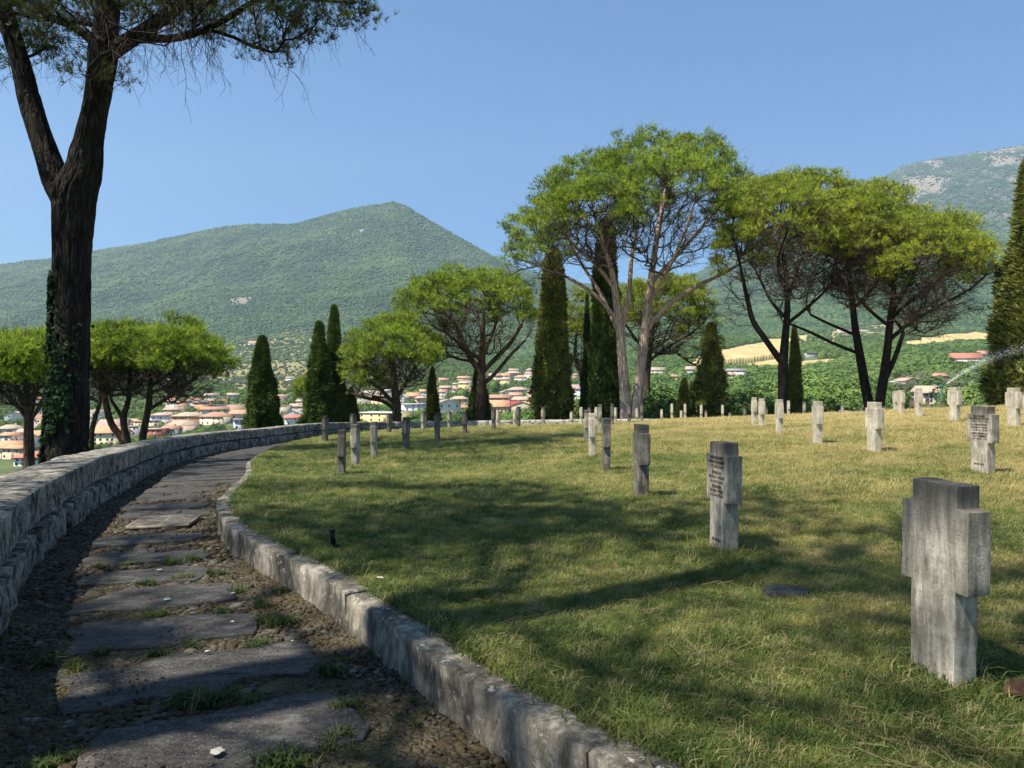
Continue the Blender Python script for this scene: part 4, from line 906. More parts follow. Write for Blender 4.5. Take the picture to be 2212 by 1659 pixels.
    for ti, tp in seq:
        t = T[ti]; dif = t-NA[:nn]; dist = np.linalg.norm(dif, axis=1); cost = dist+1.3*np.maximum(0, NA[:nn, 2]-t[2]+.25)+.12*PL[:nn]-.25*dist*np.clip((dif*DR[:nn]).sum(1)/(dist+.01), -1, 1)
        if tp is not None: cost = np.linalg.norm(NA[:nn]-tp, axis=1)+.3*dist
        k = int(cost.argmin()); L = dist[k]
        if L < .25: continue
        n = max(2, int(L/.42)); n0 = NA[k]; dr = DR[k]*.6+dif[k]/L*.7+r_.normal(size=3)*.12; dr[2] -= .10; c1 = n0+dr*L*.42; c2 = t-np.array([0, 0, 1.])*L*.20-dif[k]/L*L*.22+r_.normal(size=3)*.05*L
        s_ = np.linspace(0, 1, n+1)[:, None]; B = (1-s_)**3*n0+3*(1-s_)**2*s_*c1+3*(1-s_)*s_**2*c2+s_**3*t; B[1:-1] += r_.normal(size=(n-1, 3))*.03
        idx = [k]; dB = np.gradient(B, axis=0); dB /= np.linalg.norm(dB, axis=1)[:, None]+1e-9; pk = k
        for i in range(1, n+1):
            NA[nn] = B[i]; DR[nn] = dB[i]; PL[nn] = PL[k]+L*i/n; PR[nn] = pk; pk = nn; idx.append(nn); nn += 1
        paths.append(idx)
    cn = np.zeros(nn)
    for p in paths:
        k = p[-1]
        while k >= 0: cn[k] += 1 if p[-1] >= 0 else 0; k = PR[k]
    rad = .0125*d/50*(np.maximum(cn, 1))**.45 if d > 20 else .009*(np.maximum(cn, 1))**.47
    rad = np.minimum(rad, .14)
    V = []; Q = []; nv = 0
    for p in paths:
        rr_ = rad[p].copy(); rr_[0] = min(rr_[0], rr_[1]*1.15); v, q = tube_np(NA[p], rr_, 5 if rr_[1] > .03 else 3); V.append(v); Q.append(q+nv); nv += len(v)
    link('branches', mesh('branches', np.vstack(V)-base, np.vstack(Q), True), M[barkm if d < 30 else 'twig'], ob)
    # foliage
    T = T0
    ctr = T.mean(0); nT = len(T); m = tn; C = np.repeat(T, m, 0); a = r_.uniform(0, 6.283, len(C)); crv = np.repeat(cr*r_.uniform(.55, 1.35, nT), m); rr_ = crv*np.sqrt(r_.random(len(C))); out = C-ctr; out[:, 2] = 0; out /= np.linalg.norm(out, axis=1)[:, None]+1e-6
    C = C+np.c_[np.cos(a)*rr_, np.sin(a)*rr_, r_.uniform(-.28, .42, len(C))*cr-.35*rr_]
    A = np.c_[np.cos(a), np.sin(a), np.ones(len(C))*1.0]*np.array([.45, .45, .9])+out*.35
    v, f, ti = tufts(C, A, K, ln, w, r_); ti = .55*ti+.45*np.repeat(r_.random(nT), m*K*3); me = mesh('crown', v-base, f); vattr(me, 'tint', ti)
    cro = link('crown', me, M[need], ob); cro['kind'] = 'stuff'
    # bare twigs: to the tufts and under the crown
    sub = r_.random(len(C)) < .45; P0 = np.repeat(T, m, 0)[sub]-np.array([0, 0, .25])*cr; P2 = C[sub]; P1 = (P0+P2)/2-np.array([0, 0, .08]); r0 = np.full(len(P0), .0085*max(d, 18)/50)
    v1, q1 = tri_prisms(P0, P1, P2, r0, r0*.8)
    ns = int(nn*1.7*twig); k = r_.integers(len(nodes), nn, ns); P0 = NA[k]; dv = DR[k]*.55+r_.normal(size=(ns, 3))*.62; dv[:, 2] = dv[:, 2]*.55-.1*hang; dv /= np.linalg.norm(dv, axis=1)[:, None]; L = r_.uniform(.35, 1.25, ns)[:, None]*(.6+.4*(d > 20))
    P1 = P0+dv*L*.5; P2 = P1+(dv+r_.normal(size=(ns, 3))*.3+np.array([0, 0, .12-.75*hang]))*L*.5; r0 = np.full(ns, .012*max(d, 18)/50)
    v2, q2 = tri_prisms(P0, P1, P2, r0, r0*.75)
    tw = link('twigs', mesh('twigs', np.vstack([v1, v2])-base, np.vstack([q1, q2+len(v1)])), M['twig'], ob); tw['kind'] = 'stuff'
    return ob, NA[:nn], DR[:nn], len(nodes)

GRP = 'umbrella pines round the cemetery'
pine('umbrella pine with straight trunk and wide flat crown left of the tall bushy cypress', 50,
 [[(1037,925,24),(1038,860,21),(1040,800,18),(1042,740,12),(1045,680,8),(1048,640,5)],[(1040,808,14),(1015,772,12),(1000,740,11),(985,705,8),(955,670,5)],[(1041,806,10),(1080,765,10),(1105,738,8),(1128,700,6)],[(1044,832,9),(1076,800,8),(1102,768,7),(1135,735,5)],[(1042,770,8,0),(1060,730,7,1.5),(1075,690,5,2.5)],[(1041,780,8,0),(1000,750,7,-1.8),(960,715,5,-3)]],
 [(925,662,78,58,0),(1005,640,105,66,0),(1092,650,72,60,0),(1000,632,90,55,2.5),(1050,640,90,60,-2.5),(960,645,90,55,-2)], 11, nt=330, attach_above=800, base_z=-3, group=GRP)
pine('low umbrella pine with drooping crown between the twin cypress and the wide crowned pine', 47,
 [[(858,925,22),(856,870,19),(850,810,15),(848,760,11),(850,715,6)],[(855,888,9),(830,868,8),(790,860,7),(752,848,5)],[(854,875,9),(820,840,8),(785,815,7),(762,790,5)],[(856,862,9),(885,815,8),(905,775,6),(935,740,4)],[(853,840,9,0),(840,790,8,1.6),(825,750,5,2.6)]],
 [(825,738,84,54,0),(775,790,40,40,1),(800,820,40,26,-1.5),(865,745,88,52,0),(800,780,52,52,-1),(905,765,56,44,0),(840,745,80,52,2.3),(860,755,80,50,-2.4)], 12, nt=300, deep=.4, attach_above=860, base_z=-3, group=GRP)
pine('tallest umbrella pine with pale double trunk rising from the far wall in the middle', 49,
 [[(1352,925,26),(1350,860,24),(1345,790,21),(1338,700,19),(1330,640,16),(1320,580,12),(1300,520,9),(1285,470,6)],[(1374,925,26),(1376,870,24),(1384,800,21),(1395,700,19),(1403,640,17),(1412,560,13),(1425,480,11),(1438,410,7)],
  [(1342,720,12),(1358,640,11),(1364,560,9),(1374,500,7),(1380,430,5)],[(1398,712,11),(1440,662,10),(1500,622,9),(1560,592,7),(1640,548,5)],[(1408,610,10),(1455,560,9),(1500,510,7),(1545,455,5)],[(1340,700,9),(1290,642,8),(1230,602,7),(1160,574,5),(1110,556,4)],[(1331,630,9),(1290,575,8),(1240,530,6),(1195,470,4)],
  [(1345,740,9,0),(1300,640,8,2.5),(1250,560,6,4),(1220,500,4,5)],[(1400,660,9,0),(1440,590,8,-2.5),(1480,500,6,-4),(1500,440,4,-5)]],
 [(1290,400,112,78,0),(1400,368,120,82,0),(1500,375,112,84,0),(1150,500,66,40,0),(1215,425,72,52,0),(1112,548,34,24,0),(1570,400,58,62,0),(1350,400,120,80,4),(1450,400,120,80,-4),(1260,440,90,60,3),(1285,440,92,62,-4),(1205,455,62,50,-3.5),(1180,530,50,34,-3),(1560,470,50,50,2)], 13, barkm='bark_grey', nt=760, tn=19, bare=.9, twig=1.1, attach_above=640, base_z=-3, group=GRP, nside=12)
pine('umbrella pine with forked dark trunk standing between golden field and far gravestones', 46,
 [[(1690,925,23),(1691,850,22),(1692,780,21),(1697,720,16),(1701,660,13),(1698,600,10),(1690,540,7)],[(1690,785,15),(1652,732,13),(1626,692,12),(1613,640,10),(1602,590,7),(1590,530,5)],[(1700,700,8),(1740,668,7),(1780,632,5)],[(1699,690,7),(1665,650,6),(1640,600,5)],[(1700,650,8,0),(1720,590,7,2),(1740,530,5,3.5)],[(1698,640,8,0),(1680,570,6,-2),(1700,500,4,-4)]],
 [(1655,445,88,75,0),(1745,432,92,76,0),(1600,520,62,60,0),(1700,450,100,70,3.2),(1700,460,100,70,-3.4),(1800,470,66,60,0),(1580,560,40,60,1)], 14, need='needles_yellow', barkm='bark_dark', nt=380, attach_above=720, base_z=-3, group=GRP, hang=.6, twig=1.5)
pine('umbrella pine leaning left, first of the dark pair at the right', 46.5,
 [[(1884,925,24),(1878,880,22),(1868,830,20),(1856,760,18),(1846,700,15),(1840,640,12),(1832,580,9),(1825,520,6)],[(1857,765,8),(1800,742,7),(1745,716,6),(1690,694,4)],[(1850,725,7),(1795,702,6),(1750,680,5)],[(1846,665,7),(1880,630,6),(1905,598,5)],[(1842,640,7,0),(1810,590,6,2.2),(1800,530,4,3.5)]],
 [(1830,470,92,70,0),(1888,448,70,56,0),(1770,500,60,56,0),(1830,480,90,66,3.2),(1850,490,90,66,-3)], 15, need='needles_yellow', barkm='bark_dark', nt=340, attach_above=760, base_z=-3, group=GRP, hang=.6, twig=1.7)
pine('umbrella pine with side stem and widest drooping crown, rightmost of the dark pair', 45,
 [[(1896,925,22),(1899,880,21),(1908,820,20),(1916,760,17),(1922,700,15),(1929,640,11),(1935,580,8)],[(1913,818,12),(1932,775,11),(1946,735,9),(1950,715,8),(1932,692,6)],[(1918,738,10),(1960,702,8),(2020,666,7),(2090,628,5),(2130,595,4)],[(1920,705,8),(1880,672,7),(1850,640,5)],[(1924,690,9),(1960,655,8),(2010,620,6),(2060,580,4)],[(1926,680,8,0),(1960,620,7,2.5),(1990,560,5,4)],[(1926,670,8,0),(1930,600,6,-2.5),(1950,540,4,-4)]],
 [(1950,522,100,74,0),(2035,528,92,68,0),(2108,556,44,50,0),(1885,515,74,62,0),(1980,530,100,70,3.6),(2000,540,100,70,-3.6)], 16, need='needles_yellow', barkm='bark_dark', nt=400, attach_above=740, base_z=-3, group=GRP, hang=.6, twig=1.9)
pine('yellow green umbrella pine seen through the limbs of the tallest pine', 64,
 [[(1402,915,14),(1398,840,13),(1402,770,12),(1410,710,9),(1420,660,6)],[(1402,780,7),(1450,745,6),(1500,715,5),(1525,690,4)],[(1400,770,7),(1375,735,6),(1350,700,4)]],
 [(1440,645,95,58,0),(1505,690,50,50,0),(1375,655,55,50,0),(1430,660,85,52,3),(1530,740,28,30,1)], 17, need='needles_yellow', nt=300, tn=20, attach_above=800, base_z=-5, group=GRP)
pine('dark thin umbrella pine squeezed between the two tall cypresses', 62,
 [[(1275,915,10),(1272,870,9),(1258,820,8),(1242,770,7),(1245,720,5)]], [(1250,680,55,55,0),(1290,700,40,50,2)], 18, need='needles_yellow', nt=130, tn=12, attach_above=820, base_z=-5, group=GRP)
pine('umbrella pine with twin slanting trunks just right of the ivy covered trunk', 36,
 [[(268,985,17),(266,952,16),(248,928,15),(236,903,14),(227,860,12),(222,831,9),(215,790,6)],[(277,985,18),(273,950,17),(268,920,15),(267,899,14),(277,868,11),(280,817,9),(282,770,6)],[(266,905,9),(250,880,8),(236,850,6),(240,800,4)],[(224,850,6,0),(205,810,5,1.5),(190,780,4,2)]],
 [(255,742,88,50,0),(210,762,56,44,0),(305,758,60,46,0),(255,748,80,48,2.2),(260,755,80,48,-2.2)], 19, nt=290, attach_above=870, base_z=-4.6, group=GRP)
pine('umbrella pine with curved trunk and long low bough, right end of the left group', 35,
 [[(302,985,17),(308,945,16),(313,920,15),(321,879,14),(325,834,11),(331,800,9),(338,760,6)],[(320,886,8),(350,868,8),(385,845,7),(420,818,6),(458,790,4)],[(324,850,6),(370,832,6),(410,800,5),(440,770,3)],[(325,836,6),(360,812,5),(400,775,4)]],
 [(370,742,78,50,0),(440,774,54,42,0),(330,758,60,44,0),(385,752,72,46,2.2),(380,758,75,46,-2)], 20, nt=270, attach_above=840, base_z=-4.6, group=GRP, hang=.4)
pine('umbrella pine with trunk forking like a hand at the left edge', 30,
 [[(63,1010,21),(63,960,20),(62,930,19),(62,905,18),(58,850,10),(54,800,7),(50,760,5)],[(62,908,10),(40,880,9),(18,858,8),(-10,835,6)],[(64,905,11),(75,850,10),(82,800,7),(85,760,5)],[(66,908,9),(90,872,8),(100,840,6)],[(60,900,8,0),(40,850,7,1.2),(30,800,5,2)]],
 [(40,762,78,50,0),(-25,778,56,46,0),(88,765,54,48,0),(30,770,76,44,1.8),(40,775,76,46,-1.8)], 21, nt=280, attach_above=880, base_z=-4.2, group=GRP)
pine('umbrella pine mostly hidden right behind the ivy covered trunk', 40,
 [[(194,990,12),(197,960,12),(199,930,11),(205,905,10),(216,870,8),(220,830,5)]], [(165,760,60,52,0),(215,768,50,46,1)], 22, nt=130, attach_above=890, base_z=-5, group=GRP)
pine('small bright green pine crown poking out left of the twin cypress', 58, [[(672,935,8),(670,880,7),(668,850,5)]], [(666,832,20,24,0)], 24, nt=40, attach_above=900, base_z=-5, group=GRP)

# the big near pine at the left
D0 = 18.
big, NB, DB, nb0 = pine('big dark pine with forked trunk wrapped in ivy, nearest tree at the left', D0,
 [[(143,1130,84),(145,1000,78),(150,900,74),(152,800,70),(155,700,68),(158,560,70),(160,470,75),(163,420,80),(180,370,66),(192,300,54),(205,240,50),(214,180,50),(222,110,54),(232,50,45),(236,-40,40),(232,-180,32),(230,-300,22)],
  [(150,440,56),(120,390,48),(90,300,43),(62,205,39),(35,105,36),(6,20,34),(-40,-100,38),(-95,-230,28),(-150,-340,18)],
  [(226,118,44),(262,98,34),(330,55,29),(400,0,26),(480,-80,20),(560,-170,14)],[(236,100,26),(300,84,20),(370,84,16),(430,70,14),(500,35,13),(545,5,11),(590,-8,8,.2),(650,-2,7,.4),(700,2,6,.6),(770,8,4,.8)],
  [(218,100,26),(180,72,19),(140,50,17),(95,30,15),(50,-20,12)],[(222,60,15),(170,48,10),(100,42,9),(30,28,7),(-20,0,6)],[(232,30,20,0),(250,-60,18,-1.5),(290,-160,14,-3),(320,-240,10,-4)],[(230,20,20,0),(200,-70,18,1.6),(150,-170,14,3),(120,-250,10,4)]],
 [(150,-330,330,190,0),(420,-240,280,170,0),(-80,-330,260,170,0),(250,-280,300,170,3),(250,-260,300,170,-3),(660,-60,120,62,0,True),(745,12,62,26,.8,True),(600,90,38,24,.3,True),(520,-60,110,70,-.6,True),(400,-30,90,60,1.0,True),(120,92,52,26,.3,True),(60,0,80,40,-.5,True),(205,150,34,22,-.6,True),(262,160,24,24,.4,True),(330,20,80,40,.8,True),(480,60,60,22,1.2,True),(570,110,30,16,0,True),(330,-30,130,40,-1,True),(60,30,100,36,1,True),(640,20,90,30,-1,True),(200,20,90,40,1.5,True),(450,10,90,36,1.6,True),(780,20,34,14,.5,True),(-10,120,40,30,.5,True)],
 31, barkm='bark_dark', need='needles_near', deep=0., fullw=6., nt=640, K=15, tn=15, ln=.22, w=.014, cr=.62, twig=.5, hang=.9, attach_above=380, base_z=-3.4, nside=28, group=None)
# hanging dead twigs under its lower limbs
r_ = np.random.default_rng(5); V = []; Q = []; nv = 0
sel = [k for k in range(nb0, len(NB)) if NB[k][2] < wp(0, -30, D0).z and NB[k][2] > wp(0, 190, D0).z]
anch = [NB[k] for k in sel]+[np.array(wp(x, y, D0)) for x, y in zip(np.linspace(235, 560, 60), np.interp(np.linspace(235, 560, 60), [235, 300, 430, 560], [105, 90, 75, 5]))]+[np.array(wp(x, y, D0+.3)) for x, y in zip(np.linspace(90, 210, 26), np.linspace(60, 110, 26))]
for a_ in anch:
    if r_.random() < (.5 if len(anch) > 250 else .95):
        L = r_.uniform(.5, 1.6); p = np.array(a_); P = [p.copy()]; dv = np.array([r_.normal()*.45+.1, r_.normal()*.5, -.35]); n = 7
        for i in range(n):
            dv = dv+r_.normal(size=3)*.22+np.array([0, 0, -.16]); dv /= np.linalg.norm(dv); p = p+dv*L/n; P.append(p.copy())
            if i > 1 and r_.random() < .8:
                q = p.copy(); dq = dv+r_.normal(size=3)*.7; S_ = [q.copy()]
                for _ in range(4): dq = dq+r_.normal(size=3)*.25+np.array([0, 0, -.2]); dq /= np.linalg.norm(dq); q = q+dq*r_.uniform(.05, .13); S_.append(q.copy())
                v, qd = tube_np(np.array(S_), np.linspace(.005, .0025, 5), 3); V.append(v); Q.append(qd+nv); nv += len(v)
        v, qd = tube_np(np.array(P), np.linspace(.0105, .003, n+1), 3); V.append(v); Q.append(qd+nv); nv += len(v)
hb = big.location; o = link('hanging_twigs', mesh('hanging_twigs', np.vstack(V)-np.array(hb), np.vstack(Q)), M['twig'], big); o['kind'] = 'stuff'
# bark plates: rough relief on its trunk
tk = [c for c in big.children if c.name.startswith('trunk')][0]
def bark_relief(segs):
    V = []; Q = []; nv = 0
    for P, n in segs:
        T_ = rs([(*wp(q[0], q[1], D0), q[2]/F*D0*.405) for q in P], .045); v, q = tube_np(T_[:, :3], T_[:, 3], n); a = np.tile(np.arange(n)*2*np.pi/n, len(T_)); s_ = np.repeat(np.arange(len(T_))*.045, n)
        u = np.stack([np.cos(a)*4.2, np.sin(a)*4.2, s_*.62], -1); cell = 1-np.abs(vnoise(u*1.25+5))*2.4; cr_ = np.clip(np.abs(vnoise(u*1.5+3))*5, 0, 1)*np.clip(np.abs(vnoise(u*2.3+11))*5, 0, 1)
        rel = (cr_-.7)*.05+fbm(u*5, 3)*.006; lump = fbm(np.stack([np.cos(a), np.sin(a), s_*.8], -1)+4, 3)*.05
        dirv = v-np.repeat(T_[:, :3], n, 0); dirv /= np.linalg.norm(dirv, axis=1)[:, None]; v = v+dirv*(rel+lump*np.repeat(T_[:, 3], n)/.33)[:, None]; V.append(v); Q.append(q+nv); nv += len(v)
    return np.vstack(V), np.vstack(Q)
v, q = bark_relief([([(143,1200,110),(145,1000,96),(150,900,92),(152,800,86),(155,700,84),(158,560,87),(160,470,95),(163,420,102),(180,370,84),(192,300,67),(205,240,62),(214,180,62),(222,110,66),(232,50,55),(236,-40,48)], 120),
  ([(156,450,70),(122,392,62),(90,300,53),(62,205,49),(35,105,45),(6,20,42),(-40,-100,38)], 80)])
link('bark', mesh('bark', v-np.array(hb), q, True), M['bark_dark'], big)
# ivy
n = 5200; r_ = np.random.default_rng(8); yy = r_.uniform(590, 1130, n)**1.; th = r_.normal(3.55, .85, n); th[yy < 700] = r_.normal(3.3, .45, (yy < 700).sum()); cx_ = np.interp(yy, [560, 700, 800, 900, 1000, 1130], [158, 155, 152, 150, 145, 143]); rw = np.interp(yy, [560, 700, 900, 1130], [86, 84, 92, 106])/F*D0*.46*(1.0+.16*r_.random(n))
dens_ = fbm(np.stack([np.cos(th)*2, np.sin(th)*2, yy/60], -1), 3); k_ = (dens_ > -.25) & ((yy > 640) | (r_.random(n) < .5)); yy, th, cx_, rw = yy[k_], th[k_], cx_[k_], rw[k_]; n = len(yy)
c0 = np.c_[(cx_-CX)/F*D0, np.full(n, D0), EYE-(yy-CY)/F*D0]; nrm = np.c_[np.cos(th), np.sin(th), np.zeros(n)]; C = c0+nrm*rw[:, None]
a = np.cross(nrm+r_.normal(size=(n, 3))*.5, [0, 0, 1.]); a /= np.linalg.norm(a, axis=1)[:, None]; b = np.cross(a, nrm)+r_.normal(size=(n, 3))*.4; b /= np.linalg.norm(b, axis=1)[:, None]; s_ = r_.uniform(.035, .075, n)[:, None]
v = np.stack([C-b*s_, C+a*s_*.9-b*s_*.1, C+b*s_*1.1, C-a*s_*.9-b*s_*.1], 1).reshape(-1, 3)
o = link('ivy', mesh('ivy', v-np.array(hb), np.arange(n*4).reshape(-1, 4)), M['ivy'], big); o['kind'] = 'stuff'; o['label'] = 'dark ivy leaves climbing the left side of the trunk'

pine('first sparse umbrella pine out of the frame, its thin crown shades the foreground', 50,
 [[(1037,925,24),(1038,860,21),(1040,800,18),(1042,740,12),(1045,680,8),(1048,640,5)],[(1040,808,14),(1015,772,12),(985,705,8),(955,670,5)],[(1041,806,10),(1080,765,10),(1128,700,6)]],
 [(925,662,78,58,0),(1005,640,105,66,0),(1092,650,72,60,0),(1000,632,90,55,2.5),(1050,640,90,60,-2.5),(960,645,90,55,-2)], 51, nt=150, tn=26, cr=.66, bare=.3, deep=.3, attach_above=800, base_z=-3, group='umbrella pines beside the path out of view')
# pines out of view whose crowns shade the foreground (copies sharing mesh data)
src = [o for o in bpy.data.objects if o.name.startswith('umbrella_pine') and o.parent is None]
def copy_tree(o, loc, rz, sc_, label):
    r2 = o.copy(); COL.objects.link(r2); r2.location = loc; r2.rotation_euler = (0, 0, rz); r2.scale = (sc_,)*3; r2['label'] = label; r2['group'] = 'umbrella pines beside the path out of view'
    for ch in o.children: c = ch.copy(); COL.objects.link(c); c.parent = r2
    return r2
sp_ = src[-1]; sp_.location = (-7.4, .2, -1.6); sp_.rotation_euler = (0, 0, .4); sp_.scale = (1.4,)*3
SHADE = [((1.4, -5.2, -.2), 2.2, 1.5, 'second'), ((6.8, -5.4, -.2), 3.9, 1.35, 'third'), ((-21, 14, -5.), 1.2, 1.55, 'fourth'), ((12.5, -8.5, 0.), 5.2, 1.2, 'fifth')]
for loc, rz, sc_, nm in SHADE: copy_tree(sp_, loc, rz, sc_, nm+' sparse umbrella pine out of the frame, its thin crown shades the foreground')

# ================================================================ cypresses
def cypress_mesh(seed, n, blades, ex=.66):
    r_ = np.random.default_rng(seed); h = r_.random(n)**.85; th = r_.uniform(0, 6.283, n)
    prof = lambda h: np.where(h < .12, .80+.2*h/.12, 1.0)*np.clip(1-h, 0, 1)**ex*(1-.16*h)
    lump = lambda h, th: 1+.40*fbm(np.stack([np.cos(th)*1.7, np.sin(th)*1.7, h*5.], -1)+seed*3.3, 3)+.2*vnoise(np.stack([np.cos(th)*4.5, np.sin(th)*4.5, h*16.], -1)+seed)
    rad = prof(h)*lump(h, th)*r_.uniform(.8, 1.06, n)*np.where(r_.random(n) < .03, 1.12, 1); C = np.c_[np.cos(th)*rad, np.sin(th)*rad, h*10]
    A = np.c_[np.cos(th)*.55, np.sin(th)*.55, np.ones(n)*1.]; v, f, ti = tufts(C, A, blades, .24, .085, r_, .9)
    me = mesh('foliage', v, f); vattr(me, 'tint', ti)
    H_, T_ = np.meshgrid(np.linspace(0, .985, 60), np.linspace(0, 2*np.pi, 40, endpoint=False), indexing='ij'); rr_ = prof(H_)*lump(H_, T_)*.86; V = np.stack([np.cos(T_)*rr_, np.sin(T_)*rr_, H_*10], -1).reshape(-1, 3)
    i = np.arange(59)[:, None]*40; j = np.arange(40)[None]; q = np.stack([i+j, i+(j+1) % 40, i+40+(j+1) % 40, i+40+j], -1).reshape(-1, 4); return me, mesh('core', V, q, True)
CYM = [cypress_mesh(s_, 14000, 4) for s_ in (1, 2, 3)]+[cypress_mesh(4, 15000, 4, .34)]
def cypress(x, yt, yb, hw, d, var, mt, label, group='tall cypresses behind the wall'):
    b = wp(x, yb, d); hgt = (yb-yt)/F*d; r_ = hw/F*d*1.0; o = empty('cypress', b, rr.uniform(0, 6)); tag(o, label, 'cypress tree', group)
    fm, cm = CYM[var]; 
    if len(fm.materials) == 0: fm.materials.append(M[mt])
    if fm.materials[0] != M[mt]: 
        key = (var, mt)
        if key not in _cyc: _cyc[key] = fm.copy(); _cyc[key].materials[0] = M[mt]
        fm = _cyc[key]
    if len(cm.materials) == 0: cm.materials.append(M['cypress_core'])
    f = link('foliage', fm, None, o); f.scale = (r_, r_, hgt/10); f['kind'] = 'stuff'; c = link('dark_core', cm, None, o); c.scale = (r_, r_, hgt/10)  # solid dark core added inside the foliage to block see-through
    m_ = MB(); m_.tube([(0, 0, -1.5), (0, 0, .4), (0, 0, hgt*.5)], [r_*.22, r_*.2, r_*.08], 8); link('trunk', m_.mesh('trunk'), M['bark_brown'], o); return o
_cyc = {}
cypress(567,728,945,37,48,0,'cypress','lone dark cypress standing by itself behind the curved wall at the left')
cypress(690,698,945,38,46.5,1,'cypress','left, lower and broader one of the twin cypresses')
cypress(722,663,945,30,48,2,'cypress','right, taller and narrower one of the twin cypresses')
cypress(759,838,935,18,49,0,'cypress_olive','short dark cypress tucked between the twin cypresses and the low pine')
cypress(934,795,930,17,52,1,'cypress_olive','slim cypress alone between the two pines at the far wall')
cypress(1034,786,930,27,53,2,'cypress','cypress standing right behind the straight pine trunk')
cypress(1195,540,925,39,53,3,'cypress_olive','tall bushy cypress left of the double trunk, lit yellow green')
cypress(1268,640,925,14,55,2,'cypress','very narrow dark cypress between the two tall bushy ones')
cypress(1308,478,925,36,53,3,'cypress','tallest dark cypress touching the double pine trunk')
cypress(1478,818,915,19,48,0,'cypress_olive','small cypress at the foot of the bushy one, right of centre')
cypress(1536,700,915,38,48.5,2,'cypress_olive','bushy cypress with bright tip before the golden field')
cypress(1716,706,915,19,49,1,'cypress_olive','slim cypress just right of the forked dark pine')
cypress(2230,345,905,80,42,0,'cypress_olive','huge cypress filling the right edge of the picture')
# rows of small cypresses far off
tiny = CYM[0][1].copy(); tiny.materials.clear(); tiny.materials.append(M['cypress'])
lowm = MB(); lowm.tube([(0,0,0),(0,0,1.2),(0,0,4),(0,0,7.5),(0,0,10)], [.55,1.,.95,.6,.05], 7); lowm = lowm.mesh('far_cypress', True); lowm.materials.append(M['cypress'])
for i in range(34):
    t_ = i/33; x = 1791+(1985-1791)*t_; x = 1296+.1953*(1372+(1925-1372)*t_); yb = 702+.1953*(455-72*t_+8*math.sin(t_*3.1)); yt = yb-.1953*(78-4*t_)*rr.uniform(.85, 1.08); d = pix_depth(x, yb)
    o = link('far_cypress', lowm, None, None, wp(x, yb, d)); o.scale = ((yb-yt)/F*d*.085,)*2+((yb-yt)/F*d/10,); tag(o, 'small dark cypress in the long row on the golden field', 'cypress tree', 'row of small cypresses on the golden field')
for i in range(9):
    x = 352+i*4.1; yb = 893.; d = pix_depth(x, 886); yt = 880+rr.uniform(-1.5, 1)
    o = link('far_cypress', lowm, None, None, wp(x, yb, d)); o.scale = (1.9/F*d,)*2+((yb-yt)/F*d/10,); tag(o, 'tiny cypress in the short row above the white house', 'cypress tree', 'short row of tiny cypresses in the village')

# ================================================================ gravestones
def cross_mesh(seed, sub):
    import bmesh
    w, Wd, t = .125, .187, .0635; z0, za, zb, z1 = -.5, .43, .805, .91
    prof = [(-w,z0),(w,z0),(w,za),(Wd,za),(Wd,zb),(w,zb),(w,z1),(-w,z1),(-w,zb),(-Wd,zb),(-Wd,za),(-w,za)]
    bm = bmesh.new(); vs = [bm.verts.new((x, -t, z)) for x, z in prof]; f = bm.faces.new(vs); ex = bmesh.ops.extrude_face_region(bm, geom=[f]); bmesh.ops.translate(bm, vec=(0, 2*t, 0), verts=[e for e in ex['geom'] if isinstance(e, bmesh.types.BMVert)])
    # arms stand a little proud at the ends
    bmesh.ops.recalc_face_normals(bm, faces=bm.faces)
    bmesh.ops.bevel(bm, geom=list(bm.edges), offset=.006, segments=2, affect='EDGES', profile=.6)
    bmesh.ops.triangulate(bm, faces=[f for f in bm.faces if len(f.verts) > 4])
    for _ in range(sub):
        lg = [e for e in bm.edges if e.calc_length() > .05]
        if lg: bmesh.ops.subdivide_edges(bm, edges=lg, cuts=1, use_grid_fill=True)
        bmesh.ops.triangulate(bm, faces=[f for f in bm.faces if len(f.verts) > 4])
    bm.normal_update(); r = seed*4.7
    for v in bm.verts:
        p = np.array(v.co[:]); k = float(fbm(p*9+r, 3))*.0028+float(fbm(p*34+r, 2))*.0016; v.co += v.normal*k
    me = bpy.data.meshes.new('gravestone'); bm.to_mesh(me); bm.free(); me.polygons.foreach_set('use_smooth', np.ones(len(me.polygons), bool))
    if hasattr(me, 'set_sharp_from_angle'): me.set_sharp_from_angle(angle=R(35))
    return me
near_m = [cross_mesh(s_, 4) for s_ in range(3)]; far_m = [cross_mesh(s_+5, 1) for s_ in range(3)]
mcache = {}
def gmesh(base, mt):
    k = (base.name, mt)
    if k not in mcache: mcache[k] = base.copy(); mcache[k].materials.append(M[mt])
    return mcache[k]
tone = {'l': 'concrete_pale_sunlit', 'g': 'concrete_grey', 'd': 'concrete_dark_shaded'}  # dark tone also paints tree shade on crosses, light tone also paints sun
